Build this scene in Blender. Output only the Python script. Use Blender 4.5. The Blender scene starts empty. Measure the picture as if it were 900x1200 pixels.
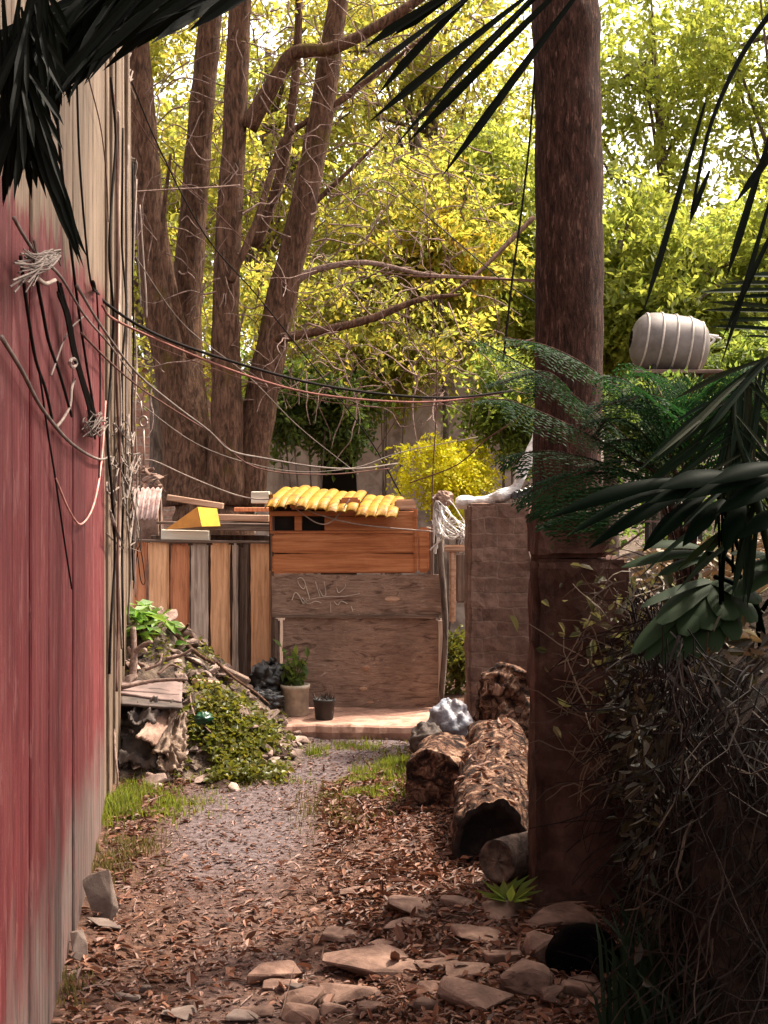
import bpy, bmesh, math, random
import numpy as np
from mathutils import Vector, Matrix, noise

random.seed(7)
rng = np.random.default_rng(11)
sc = bpy.context.scene
C = sc.collection
F = 1500.0          # focal length in photo pixels (900 x 1200 photo)
CH = 1.6            # eye height

def P(px, py, Y):
    return Vector(((px - 450) * Y / F, Y, CH - (py - 600) * Y / F))

def R(a): return math.radians(a)
def U(a, b): return random.uniform(a, b)

# ------------------------------------------------------------------ materials
def new_mat(name):
    m = bpy.data.materials.new(name); m.use_nodes = True
    nt = m.node_tree; nt.nodes.clear()
    out = nt.nodes.new('ShaderNodeOutputMaterial')
    return m, nt, out

def nd(nt, t, **kw):
    n = nt.nodes.new('ShaderNode' + t)
    for k, v in kw.items():
        if k.startswith('i_'):
            key = k[2:].replace('_', ' ')
            n.inputs[key].default_value = v
        else: setattr(n, k, v)
    return n

def lk(nt, a, b): nt.links.new(a, b)

def ramp(nt, fac, stops, interp='LINEAR'):
    r = nt.nodes.new('ShaderNodeValToRGB'); r.color_ramp.interpolation = interp
    e = r.color_ramp.elements
    while len(e) < len(stops): e.new(0.5)
    for el, (p, c) in zip(e, stops):
        el.position = p; el.color = (c[0], c[1], c[2], 1)
    if fac is not None: lk(nt, fac, r.inputs[0])
    return r

def mixc(nt, fac, a, b, mode='MIX'):
    m = nt.nodes.new('ShaderNodeMix'); m.data_type = 'RGBA'; m.blend_type = mode
    for sock, v in ((m.inputs[0], fac), (m.inputs[6], a), (m.inputs[7], b)):
        if isinstance(v, (int, float)): sock.default_value = v
        elif isinstance(v, tuple): sock.default_value = (v[0], v[1], v[2], 1)
        else: lk(nt, v, sock)
    return m.outputs[2]

def mth(nt, op, a, b=None, c=None):
    m = nt.nodes.new('ShaderNodeMath'); m.operation = op
    for s, v in zip(m.inputs, (a, b, c)):
        if v is None: continue
        if isinstance(v, (int, float)): s.default_value = v
        else: lk(nt, v, s)
    return m.outputs[0]

def coords(nt, scale=(1, 1, 1), kind='Object'):
    if kind == 'World':
        src = nd(nt, 'NewGeometry').outputs['Position']
    else:
        src = nd(nt, 'TexCoord').outputs[kind]
    mp = nd(nt, 'Mapping'); mp.inputs['Scale'].default_value = scale
    lk(nt, src, mp.inputs[0]); return mp.outputs[0]

def noise_t(nt, vec, scale, detail=6, rough=.6, dist=0):
    n = nd(nt, 'TexNoise'); n.inputs['Scale'].default_value = scale
    n.inputs['Detail'].default_value = detail; n.inputs['Roughness'].default_value = rough
    n.inputs['Distortion'].default_value = dist
    lk(nt, vec, n.inputs['Vector']); return n.outputs['Fac']

def bump(nt, h, strength, dist=.02):
    b = nd(nt, 'Bump'); b.inputs['Strength'].default_value = strength; b.inputs['Distance'].default_value = dist
    lk(nt, h, b.inputs['Height']); return b.outputs[0]

def noise_mat(name, stops, scale=(1, 1, 1), ns=6, detail=8, rough=.8, bmp=.4, island=0.0, dist=0, spots=None, metal=0, bdist=.02, spec=.3):
    m, nt, out = new_mat(name)
    v = coords(nt, scale, 'World')
    f = noise_t(nt, v, ns, detail, .65, dist)
    col = ramp(nt, f, [(.5 + (p - .5) * .58, c) for p, c in stops]).outputs[0]
    if spots:
        v2 = coords(nt, spots[3] if len(spots) > 3 else (1, 1, 1), 'World')
        f2 = noise_t(nt, v2, spots[0], 5, .6)
        k = ramp(nt, f2, [(spots[1], (0, 0, 0)), (spots[1] + .1, (1, 1, 1))]).outputs[0]
        col = mixc(nt, k, col, spots[2])
    if island:
        r = nd(nt, 'NewGeometry').outputs['Random Per Island']
        s = mth(nt, 'MULTIPLY_ADD', r, island * 2, 1 - island)
        hs = nd(nt, 'HueSaturation'); lk(nt, s, hs.inputs['Value']); lk(nt, col, hs.inputs['Color'])
        col = hs.outputs[0]
    b = nd(nt, 'BsdfPrincipled'); b.inputs['Roughness'].default_value = rough; b.inputs['Metallic'].default_value = metal
    b.inputs['Specular IOR Level'].default_value = spec
    lk(nt, col, b.inputs['Base Color'])
    if bmp:
        f3 = noise_t(nt, v, ns * 2.3, detail, .7, dist)
        lk(nt, bump(nt, f3, bmp, bdist), b.inputs['Normal'])
    lk(nt, b.outputs[0], out.inputs[0])
    return m

def wood_mat(name, c1, c2, c3, axis='z', island=.18, bmp=.5, rough=.85, sc_=1.0):
    s = {'x': (1.2, 22, 22), 'y': (22, 1.2, 22), 'z': (22, 22, 1.2)}[axis]
    s = tuple(q * sc_ for q in s)
    return noise_mat(name, [(.25, c1), (.5, c2), (.75, c3)], s, 1.6, 8, rough, bmp, island, .6, bdist=.006)

def leaf_mat(name, cols, trans, tmix=.45, rough=.55, spec=.25):
    m, nt, out = new_mat(name)
    r = nd(nt, 'NewGeometry').outputs['Random Per Island']
    st = [(i / max(1, len(cols) - 1), c) for i, c in enumerate(cols)]
    col = ramp(nt, r, st).outputs[0]
    b = nd(nt, 'BsdfPrincipled'); b.inputs['Roughness'].default_value = rough
    b.inputs['Specular IOR Level'].default_value = spec
    lk(nt, col, b.inputs['Base Color'])
    t = nd(nt, 'BsdfTranslucent')
    st2 = [(i / max(1, len(trans) - 1), c) for i, c in enumerate(trans)]
    lk(nt, ramp(nt, r, st2).outputs[0], t.inputs['Color'])
    mx = nd(nt, 'MixShader'); mx.inputs[0].default_value = tmix
    lk(nt, b.outputs[0], mx.inputs[1]); lk(nt, t.outputs[0], mx.inputs[2])
    lk(nt, mx.outputs[0], out.inputs[0])
    return m

def plain(name, col, rough=.6, metal=0, spec=.4, var=.25, ns=9, bmp=.15):
    a = tuple(c * (1 - var) for c in col); b = tuple(min(1, c * (1 + var)) for c in col)
    return noise_mat(name, [(.3, a), (.7, b)], (1, 1, 1), ns, 5, rough, bmp, 0, 0, None, metal, .01, spec)

M = {}
# left plank wall: red paint over bare weathered wood
def wall_material():
    m, nt, out = new_mat('painted_planks')
    geo = nd(nt, 'NewGeometry')
    pos = geo.outputs['Position']
    sep = nd(nt, 'SeparateXYZ'); lk(nt, pos, sep.inputs[0])
    x, y, z = sep.outputs
    v = coords(nt, (10, 10, .9), 'World'); vf = coords(nt, (60, 60, 3.2), 'World'); vb = coords(nt, (2.2, 2.2, 1.2), 'World')
    g = noise_t(nt, v, 1.6, 8, .65, .7)
    gf = noise_t(nt, vf, 1.3, 8, .7, .4)
    gb = noise_t(nt, vb, 1.5, 6, .6)
    bare = ramp(nt, g, [(.36, (0.07899, 0.04846, 0.03073)), (.46, (0.158, 0.1082, 0.07463)), (.56, (0.2054, 0.1454, 0.1053)), (.66, (0.1343, 0.0872, 0.05852))]).outputs[0]
    fine = ramp(nt, gf, [(.40, (.32, .27, .24)), (.455, (.92, .92, .92)), (.60, (1.1, 1.1, 1.1))]).outputs[0]
    bare = mixc(nt, .75, bare, fine, 'MULTIPLY')
    red = ramp(nt, g, [(.34, (0.05649, 0.005629, 0.007059)), (.46, (0.1017, 0.01182, 0.01413)), (.56, (0.1243, 0.01829, 0.02038)), (.70, (0.1582, 0.0394, 0.03804))]).outputs[0]
    red = mixc(nt, .55, red, fine, 'MULTIPLY')
    grey = ramp(nt, g, [(.36, (0.06, 0.0432, 0.03744)), (.5, (0.132, 0.09504, 0.08352)), (.66, (0.18, 0.1354, 0.121))]).outputs[0]
    grey = mixc(nt, .7, grey, fine, 'MULTIPLY')
    # worn-off foot of the paint
    zz = mth(nt, 'MULTIPLY_ADD', gb, 1.1, z); zz = mth(nt, 'MULTIPLY_ADD', g, .5, zz)
    k = ramp(nt, mth(nt, 'MULTIPLY', zz, .5), [(.52, (1, 1, 1)), (.70, (0, 0, 0))]).outputs[0]
    colr = mixc(nt, k, red, grey)
    # bleached scuffs
    k2 = ramp(nt, noise_t(nt, coords(nt, (8, 8, 2.6), 'World'), 2.2, 12, .75), [(.55, (0, 0, 0)), (.58, (.5, .55, .55))]).outputs[0]
    colr = mixc(nt, k2, colr, (.20, .075, .072))
    # dark grime
    k3 = ramp(nt, noise_t(nt, coords(nt, (20, 20, 2.6), 'World'), 1.7, 12, .78), [(.50, (0, 0, 0)), (.66, (.55, .55, .55))]).outputs[0]
    colr = mixc(nt, k3, colr, (.05, .012, .013))
    # where there is paint at all: below a sloping line and before the last bare boards
    up = mth(nt, 'MULTIPLY_ADD', y, -.10, z)                # z - .10*y
    up = mth(nt, 'MULTIPLY_ADD', g, -.55, up)
    up = mth(nt, 'MULTIPLY_ADD', gb, -.35, up)
    kz = ramp(nt, mth(nt, 'MULTIPLY', mth(nt, 'ADD', up, 0.2), .4), [(.72, (1, 1, 1)), (.738, (0, 0, 0))]).outputs[0]
    ky = ramp(nt, mth(nt, 'MULTIPLY_ADD', y, .1, 0.0), [(.656, (1, 1, 1)), (.664, (0, 0, 0))]).outputs[0]
    kk = mth(nt, 'MULTIPLY', kz, ky)
    col = mixc(nt, kk, bare, colr)
    r = geo.outputs['Random Per Island']
    hs = nd(nt, 'HueSaturation'); lk(nt, mth(nt, 'MULTIPLY_ADD', r, .30, .85), hs.inputs['Value']); lk(nt, col, hs.inputs['Color'])
    b = nd(nt, 'BsdfPrincipled'); b.inputs['Roughness'].default_value = .75; b.inputs['Specular IOR Level'].default_value = .25
    lk(nt, hs.outputs[0], b.inputs['Base Color'])
    hgt = mth(nt, 'ADD', gf, g)
    lk(nt, bump(nt, hgt, .5, .012), b.inputs['Normal'])
    lk(nt, b.outputs[0], out.inputs[0]); return m
M['wall'] = wall_material()

def ground_material():
    m, nt, out = new_mat('soil')
    v = coords(nt, (1, 1, 1), 'World')
    n1 = noise_t(nt, v, 3, 8, .65); n2 = noise_t(nt, v, 26, 8, .7); n3 = noise_t(nt, v, 90, 4, .7)
    soil = ramp(nt, n2, [(.38, (0.03208, 0.01555, 0.01045)), (.5, (0.08199, 0.03947, 0.02585)), (.63, (0.1426, 0.07475, 0.0495))]).outputs[0]
    soil = mixc(nt, ramp(nt, n1, [(.4, (0, 0, 0)), (.7, (0.42, 0.364, 0.35))]).outputs[0], soil, (0.051, 0.02184, 0.015))
    pth = ramp(nt, n2, [(.38, (0.05267, 0.03663, 0.03656)), (.5, (0.1053, 0.07632, 0.07634)), (.63, (0.158, 0.1196, 0.1182))]).outputs[0]
    at = nd(nt, 'Attribute'); at.attribute_name = 'path'
    kk = mth(nt, 'MULTIPLY_ADD', n1, .5, mth(nt, 'ADD', at.outputs['Fac'], -.25))
    kk = mth(nt, 'MULTIPLY_ADD', n3, .3, mth(nt, 'ADD', kk, -.15))
    k = ramp(nt, kk, [(.25, (0, 0, 0)), (.75, (1, 1, 1))]).outputs[0]
    col = mixc(nt, k, soil, pth)
    b = nd(nt, 'BsdfPrincipled'); b.inputs['Roughness'].default_value = .9; b.inputs['Specular IOR Level'].default_value = .2
    lk(nt, col, b.inputs['Base Color'])
    lk(nt, bump(nt, mth(nt, 'ADD', n2, mth(nt, 'MULTIPLY', n3, .5)), .8, .02), b.inputs['Normal'])
    lk(nt, b.outputs[0], out.inputs[0]); return m
M['soil'] = ground_material()

def brick_material(name, c1, c2, mortar, w=.22, h=.075, ax='xz', msize=.012, bmp=.6):
    m, nt, out = new_mat(name)
    g = nd(nt, 'NewGeometry').outputs['Position']
    sp = nd(nt, 'SeparateXYZ'); lk(nt, g, sp.inputs[0])
    cb = nd(nt, 'CombineXYZ')
    lk(nt, mth(nt, 'ADD', sp.outputs[0], sp.outputs[1]), cb.inputs[0]); lk(nt, sp.outputs[2], cb.inputs[1])
    vm = nd(nt, 'VectorMath'); vm.operation = 'ADD'
    wob = nd(nt, 'TexNoise'); wob.inputs['Scale'].default_value = 5; lk(nt, g, wob.inputs['Vector'])
    vs = nd(nt, 'VectorMath'); vs.operation = 'SCALE'; vs.inputs['Scale'].default_value = .075
    lk(nt, wob.outputs['Color'], vs.inputs[0]); lk(nt, cb.outputs[0], vm.inputs[0]); lk(nt, vs.outputs[0], vm.inputs[1])
    bt = nd(nt, 'TexBrick'); lk(nt, vm.outputs[0], bt.inputs['Vector'])
    bt.inputs['Color1'].default_value = (*c1, 1); bt.inputs['Color2'].default_value = (*c2, 1); bt.inputs['Mortar'].default_value = (*mortar, 1)
    bt.inputs['Scale'].default_value = 1; bt.inputs['Mortar Size'].default_value = msize
    bt.inputs['Mortar Smooth'].default_value = .3
    bt.inputs['Brick Width'].default_value = w; bt.inputs['Row Height'].default_value = h
    n = noise_t(nt, g, 14, 8, .7); n2 = noise_t(nt, g, 3.0, 6, .6)
    k = ramp(nt, n, [(.3, (.35, .33, .32)), (.55, (1, 1, 1)), (.8, (1.3, 1.25, 1.2))]).outputs[0]
    col = mixc(nt, .85, bt.outputs[0], k, 'MULTIPLY')
    k2 = ramp(nt, n2, [(.45, (0, 0, 0)), (.7, (.7, .7, .7))]).outputs[0]
    col = mixc(nt, k2, col, tuple(q * .55 for q in c1))
    b = nd(nt, 'BsdfPrincipled'); b.inputs['Roughness'].default_value = .92; b.inputs['Specular IOR Level'].default_value = .15
    lk(nt, col, b.inputs['Base Color'])
    hh = mth(nt, 'MULTIPLY_ADD', bt.outputs['Fac'], -1.2, n)
    lk(nt, bump(nt, hh, bmp, .02), b.inputs['Normal'])
    lk(nt, b.outputs[0], out.inputs[0]); return m
M['brick'] = brick_material('grey_brown_block', (0.151, 0.0857, 0.0649), (0.2234, 0.1329, 0.1016), (0.2122, 0.1348, 0.1035), .19, .10, msize=.006)
M['stonewall'] = noise_mat('worn_plaster_wall', [(.28, (.20, .145, .12)), (.45, (.34, .255, .21)), (.6, (.40, .31, .26)), (.78, (.46, .37, .32))], (1, 1, 1), 2.2, 10, .92, .6, 0, .8, (3.0, .58, (.20, .145, .12)))
M['pinkbrick'] = brick_material('pink_brick', (.50, .26, .20), (.56, .34, .27), (.55, .45, .38), .3, .12)

def bark_material(name, c1, c2, c3, s=(7, 7, 1.6), ns=2.4, bmp=.9, moss=None):
    return noise_mat(name, [(.28, c1), (.52, c2), (.78, c3)], s, ns, 10, .9, bmp, 0, .9, moss, 0, .03, .15)
M['bark_dark'] = bark_material('dark_furrowed_bark', (0.02207, 0.009547, 0.00672), (0.06219, 0.02717, 0.01882), (0.1153, 0.05288, 0.03696), (26, 26, 5.5), 2.4, 1.0, (2.0, .57, (0.2006, 0.1071, 0.0768), (34, 34, 7)))
M['bark_mid'] = bark_material('grey_brown_bark', (0.04318, 0.02196, 0.01391), (0.1103, 0.05707, 0.03592), (0.2015, 0.1097, 0.06953), (13, 13, 3.2), 2.2, 1.0, (2.2, .60, (0.09594, 0.0622, 0.01159)))
M['bark_bg'] = bark_material('pale_bark', (.07, .05, .04), (.15, .11, .09), (.25, .19, .16))
M['twig'] = bark_material('dry_twig', (0.1008, 0.0646, 0.0528), (0.1944, 0.1258, 0.1023), (0.288, 0.204, 0.1716), (8, 8, 8), 3, .4)
M['log'] = noise_mat('rotted_log_bark', [(.30, (0.0132, 0.0077, 0.0066)), (.45, (0.0605, 0.0308, 0.022)), (.58, (0.187, 0.0935, 0.0605)), (.75, (0.44, 0.286, 0.198))], (1, 1, 1), 17, 9, .9, 1.0, 0, .8, bdist=.04, spec=.15)
M['logsmooth'] = noise_mat('worn_log', [(.3, (0.04, 0.02496, 0.01976)), (.5, (0.104, 0.0663, 0.05016)), (.75, (0.2, 0.1326, 0.0988))], (9, 3, 9), 3, 9, .85, .8, 0, .5, bdist=.02)
M['cut'] = noise_mat('old_cut_wood', [(.3, (.03, .02, .016)), (.5, (.085, .055, .042)), (.8, (.19, .13, .10))], (1, 1, 1), 14, 7, .9, .7)
M['hollow'] = noise_mat('shaded_heartwood', [(.3, (0.0096, 0.006, 0.0056)), (.6, (0.0224, 0.015, 0.0126)), (.85, (0.048, 0.03, 0.0224))], (1, 1, 1), 12, 6, .95, .8)  # heartwood colour darkened to carry the shade of the log's open end
M['char'] = noise_mat('charred_wood', [(.3, (0.0016, 0.0012, 0.0012)), (.6, (0.0036, 0.0028, 0.0024)), (.9, (0.012, 0.0088, 0.0072))], (1, 1, 1), 16, 7, .95, .6, spec=.03)
M['plaster'] = noise_mat('old_red_plaster', [(.28, (0.03306, 0.0158, 0.01193)), (.5, (0.06675, 0.03293, 0.02518)), (.75, (0.1049, 0.05401, 0.04108))], (1, 1, .7), 6, 10, .92, .9, 0, .6, (3, .60, (0.0286, 0.01712, 0.01325)), bdist=.015, spec=.1)
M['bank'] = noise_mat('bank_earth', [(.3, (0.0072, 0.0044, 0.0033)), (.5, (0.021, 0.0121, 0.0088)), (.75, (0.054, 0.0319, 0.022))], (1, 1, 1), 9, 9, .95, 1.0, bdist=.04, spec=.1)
M['heap'] = noise_mat('rubbish_earth', [(.3, (.03, .02, .016)), (.5, (.10, .068, .05)), (.75, (.22, .16, .12))], (1, 1, 1), 12, 9, .95, 1.0, bdist=.04)
M['concrete'] = noise_mat('worn_concrete', [(.28, (0.205, 0.1117, 0.0797)), (.5, (0.3459, 0.1968, 0.1458)), (.75, (0.474, 0.2873, 0.2187))], (1, 1, 1), 7, 10, .9, .5, 0, .4, (5, .6, (0.1921, 0.1064, 0.06804)), bdist=.012)
M['stone'] = noise_mat('flat_stone', [(.28, (0.07843, 0.04194, 0.03044)), (.5, (0.143, 0.08006, 0.05881)), (.75, (0.2399, 0.1449, 0.1073))], (1, 1, 1), 9, 9, .85, .6, .28, .4, bdist=.012)
M['palestone'] = noise_mat('pale_stone', [(.28, (0.09139, 0.06209, 0.05041)), (.5, (0.1295, 0.09141, 0.07644)), (.75, (0.1752, 0.1311, 0.1106))], (1, 1, 1), 9, 9, .85, .5, .15, .4, bdist=.01)
M['chip'] = leaf_mat('dry_leaf', [(0.03547, 0.01241, 0.006688), (0.1103, 0.03848, 0.02057), (0.07882, 0.02794, 0.01543), (0.1814, 0.07138, 0.03858), (0.05518, 0.02172, 0.01287), (0.268, 0.1241, 0.07459), (0.134, 0.04656, 0.02315)], [(0.07882, 0.02483, 0.01029), (0.1577, 0.05586, 0.02573)], .12, .55, .35)
M['pathchip'] = leaf_mat('path_leaf', [(0.09207, 0.04763, 0.03509), (0.1841, 0.1032, 0.08186), (0.1381, 0.07144, 0.05458), (0.3039, 0.1825, 0.1481)], [(0.09207, 0.03969, 0.0234), (0.1841, 0.08732, 0.05458)], .1, .7)
# woods of the shed and fence
M['w_orange'] = wood_mat('orange_plank', (0.2652, 0.09176, 0.0357), (0.3978, 0.1458, 0.0612), (0.4752, 0.2051, 0.0918), 'x', .10)
M['w_rust'] = wood_mat('rust_brown_board', (0.3162, 0.1095, 0.05082), (0.4887, 0.1867, 0.09075), (0.6038, 0.2576, 0.1331), 'z', .06)
M['w_tan'] = wood_mat('tan_board', (0.5191, 0.26, 0.1331), (0.7032, 0.3745, 0.2032), (0.8372, 0.4892, 0.2803), 'z', .06)
M['w_grey'] = wood_mat('grey_board', (0.284, 0.2038, 0.1645), (0.4933, 0.3786, 0.3075), (0.6429, 0.5096, 0.429), 'z', .08)
M['w_dark'] = wood_mat('dark_board', (.06, .038, .03), (.13, .085, .065), (.20, .14, .11), 'z', .1)
M['w_darkx'] = wood_mat('dark_weathered_plank', (.06, .038, .03), (.14, .09, .068), (.23, .16, .125), 'x', .15)
M['w_tanx'] = wood_mat('tan_plank', (.30, .16, .10), (.40, .24, .16), (.48, .32, .23), 'x', .12)
M['w_whitex'] = wood_mat('whitewashed_plank', (.42, .36, .29), (.58, .52, .43), (.66, .60, .50), 'x', .1)
def ply_material():
    m, nt, out = new_mat('weathered_plywood')
    v = coords(nt, (2.0, 2.0, 9), 'World'); v2 = coords(nt, (1, 1, 1), 'World')
    a = noise_t(nt, v, 1.7, 10, .70, 2.6); b2 = noise_t(nt, v2, 3.2, 6, .6); c = noise_t(nt, coords(nt, (6, 6, 40), 'World'), 1.5, 8, .7)
    col = ramp(nt, a, [(.34, (0.08379, 0.05009, 0.04019)), (.44, (0.2327, 0.1484, 0.111)), (.52, (0.3445, 0.2319, 0.1781)), (.58, (0.2421, 0.1521, 0.1148)), (.66, (0.5027, 0.371, 0.2966))]).outputs[0]
    col = mixc(nt, .6, col, ramp(nt, c, [(.3, (.4, .36, .34)), (.6, (1, 1, 1))]).outputs[0], 'MULTIPLY')
    col = mixc(nt, ramp(nt, b2, [(.5, (0, 0, 0)), (.7, (.6, .6, .6))]).outputs[0], col, (.13, .08, .06))
    b = nd(nt, 'BsdfPrincipled'); b.inputs['Roughness'].default_value = .85; b.inputs['Specular IOR Level'].default_value = .2
    lk(nt, col, b.inputs['Base Color']); lk(nt, bump(nt, mth(nt, 'ADD', a, c), .7, .012), b.inputs['Normal'])
    lk(nt, b.outputs[0], out.inputs[0]); return m
M['ply'] = ply_material()
M['yellow'] = noise_mat('yellow_roof_paint', [(.28, (0.1963, 0.0832, 0.0048)), (.45, (0.3085, 0.1498, 0.006)), (.75, (0.3366, 0.183, 0.012))], (1, 1, 1), 9, 7, .55, .2, 0, .3, (16, .57, (0.1543, 0.0624, 0.012)))
M['yellowcard'] = plain('yellow_card', (.75, .45, .03), .6, var=.1)
M['orangecard'] = plain('orange_card', (.48, .19, .03), .6, var=.12)
M['black'] = plain('black_plastic', (.012, .011, .011), .28, spec=.6, var=.3, ns=20, bmp=.4)
M['blackrub'] = plain('black_cable', (.013, .010, .009), .85, 0, .08)
M['brownrub'] = plain('brown_cable', (.10, .05, .04), .85, 0, .08)
M['redrub'] = plain('reddish_cable', (.20, .085, .07), .85, 0, .08)
M['greyrub'] = plain('grey_cable', (0.162, 0.129, 0.114), .85, 0, .08)
M['whiterub'] = plain('pale_cable', (0.2951, 0.2312, 0.1995), .85, 0, .08)
M['pinkrub'] = plain('pink_cable', (.55, .28, .24), .85, 0, .08)
M['metal'] = plain('dull_metal', (.32, .24, .21), .45, .6)
M['bucket'] = plain('dirty_white_plastic', (.42, .345, .265), .55, var=.25, ns=12)
M['blackpot'] = plain('black_pot', (.02, .016, .015), .6)
M['silver'] = noise_mat('silver_sheeting', [(.3, (0.077, 0.0672, 0.0806)), (.5, (0.1815, 0.168, 0.1922)), (.72, (0.3025, 0.336, 0.4092))], (1, 1, 1), 8, 6, .35, .7, spec=.5)
M['whitesheet'] = noise_mat('white_sheeting', [(.3, (.42, .38, .36)), (.5, (.66, .62, .60)), (.75, (.80, .78, .76))], (1, 1, 1), 9, 6, .5, .6)
M['mauve'] = plain('mauve_board', (0.14, 0.0918, 0.0825), .75, var=.3, ns=6)
M['card'] = noise_mat('damp_cardboard', [(.3, (0.152, 0.0858, 0.0646)), (.5, (0.248, 0.156, 0.1178)), (.75, (0.336, 0.2262, 0.1824))], (1, 1, 1), 6, 7, .9, .5)
M['rag'] = noise_mat('tan_rag', [(.3, (0.0936, 0.0595, 0.0408)), (.5, (0.1944, 0.133, 0.0986)), (.75, (0.2736, 0.203, 0.1564))], (1, 1, 1), 7, 7, .95, .6)
M['darkrag'] = plain('dark_rag', (.055, .04, .034), .9, var=.4)
M['green'] = plain('green_plastic', (0.0054, 0.0468, 0.018), .35, var=.2)
M['tank'] = noise_mat('grey_tank', [(.3, (0.1096, 0.08976, 0.0816)), (.5, (0.156, 0.1306, 0.1204)), (.75, (0.1981, 0.1714, 0.1591))], (1, 1, 1), 4, 7, .6, .1)
M['rib'] = plain('pale_rib', (0.416, 0.3588, 0.3192), .6)
M['chalk'] = plain('chalk_paint', (0.4125, 0.3384, 0.28), .9)
M['pinkroof'] = noise_mat('pinkish_roofing', [(.3, (.22, .13, .11)), (.5, (.42, .27, .24)), (.75, (.55, .42, .38))], (1, 1, 1), 12, 7, .8, .4)
M['dark'] = plain('dark_timber_and_shade', (.018, .013, .011), .9)  # near-black for painted shade in gaps and openings; also the tank legs
# foliage
M['lf_yellow'] = leaf_mat('yellow_green_leaf', [(0.1152, 0.1211, 0.02044), (0.1781, 0.1716, 0.02846), (0.1048, 0.1312, 0.02315), (0.2305, 0.1918, 0.03187), (0.08381, 0.111, 0.02074)], [(0.419, 0.4239, 0.06556), (0.6286, 0.5249, 0.0776), (0.3562, 0.4239, 0.06556), (0.6495, 0.4643, 0.07037)], .55)
M['lf_green'] = leaf_mat('fresh_green_leaf', [(0.05238, 0.09085, 0.01683), (0.09428, 0.1312, 0.02465), (0.06809, 0.106, 0.01964), (0.1362, 0.1565, 0.02866)], [(0.2305, 0.3432, 0.05593), (0.3981, 0.4441, 0.07046), (0.2724, 0.3634, 0.05834)], .5)
M['lf_deep'] = leaf_mat('deep_green_leaf', [(0.03575, 0.066, 0.0182), (0.08125, 0.1122, 0.026), (0.052, 0.08184, 0.0208), (0.13, 0.1452, 0.0325)], [(0.13, 0.2244, 0.039), (0.2762, 0.3432, 0.052)], .4)
M['lf_orange'] = leaf_mat('turning_leaf', [(0.2357, 0.1574, 0.0204), (0.3017, 0.2302, 0.0277), (0.1508, 0.1696, 0.0212)], [(0.5657, 0.3634, 0.039), (0.6223, 0.5087, 0.0536), (0.3771, 0.4846, 0.052)], .5)
M['lf_lime'] = leaf_mat('lime_leaf', [(0.08905, 0.1262, 0.02205), (0.1467, 0.1666, 0.02886), (0.1048, 0.1413, 0.02485), (0.1781, 0.1766, 0.03106)], [(0.3562, 0.4441, 0.06796), (0.5448, 0.5451, 0.0825), (0.44, 0.4845, 0.07278)], .55)
M['lf_lemon'] = leaf_mat('lemon_yellow_leaf', [(.50, .44, .012), (.62, .52, .015), (.36, .42, .012), (.60, .42, .02)], [(.80, .72, .02), (.75, .70, .03)], .4)
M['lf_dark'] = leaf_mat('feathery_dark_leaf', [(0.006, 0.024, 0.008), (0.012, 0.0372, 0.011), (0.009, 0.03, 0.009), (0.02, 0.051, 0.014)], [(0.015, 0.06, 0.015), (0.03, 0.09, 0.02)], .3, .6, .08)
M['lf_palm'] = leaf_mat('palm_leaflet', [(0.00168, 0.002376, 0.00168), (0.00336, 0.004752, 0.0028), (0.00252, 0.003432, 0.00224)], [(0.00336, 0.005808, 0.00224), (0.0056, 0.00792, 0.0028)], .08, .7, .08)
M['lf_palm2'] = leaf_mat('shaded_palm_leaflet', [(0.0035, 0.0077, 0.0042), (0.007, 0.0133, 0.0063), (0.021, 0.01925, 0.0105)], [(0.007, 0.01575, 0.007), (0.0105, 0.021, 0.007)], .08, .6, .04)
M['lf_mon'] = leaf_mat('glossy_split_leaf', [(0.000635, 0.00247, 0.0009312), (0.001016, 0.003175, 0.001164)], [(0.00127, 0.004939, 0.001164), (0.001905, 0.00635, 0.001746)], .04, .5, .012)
M['lf_mon2'] = leaf_mat('dusty_split_leaf', [(0.01134, 0.02079, 0.008316), (0.01386, 0.02356, 0.009504)], [(0.0126, 0.03049, 0.007128), (0.01512, 0.03326, 0.007128)], .15, .6, .05)
M['lf_ivy'] = leaf_mat('ivy_leaf', [(0.04462, 0.05799, 0.0084), (0.08925, 0.09017, 0.01232), (0.06247, 0.07087, 0.01008), (0.1696, 0.1353, 0.0196)], [(0.1428, 0.1675, 0.0168), (0.2677, 0.232, 0.0224)], .35, .45, .4)
M['lf_grass'] = leaf_mat('grass_blade', [(0.07013, 0.1009, 0.01134), (0.1192, 0.1412, 0.01575), (0.09117, 0.1076, 0.0189), (0.1683, 0.1547, 0.0315)], [(0.1963, 0.2556, 0.0189), (0.2805, 0.2959, 0.0315)], .4)
M['lf_strap'] = leaf_mat('dark_strap_leaf', [(0.006, 0.012, 0.006), (0.0108, 0.0198, 0.0084), (0.0168, 0.0252, 0.0108)], [(0.012, 0.024, 0.009), (0.018, 0.036, 0.012)], .15, .5, .3)
M['lf_dry'] = leaf_mat('dry_grass', [(0.0825, 0.0665, 0.021), (0.1425, 0.1085, 0.035), (0.0675, 0.063, 0.0175)], [(0.15, 0.119, 0.035), (0.225, 0.168, 0.056)], .3)
M['vine'] = leaf_mat('dead_vine', [(0.00257, 0.001286, 0.0009504), (0.006169, 0.003003, 0.001901), (0.004112, 0.002145, 0.001521), (0.01285, 0.006648, 0.004182), (0.005141, 0.002574, 0.00171), (0.03341, 0.01823, 0.01141)], [(0.005141, 0.002574, 0.001901), (0.007711, 0.004289, 0.001901)], .05, .8, .2)

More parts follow.
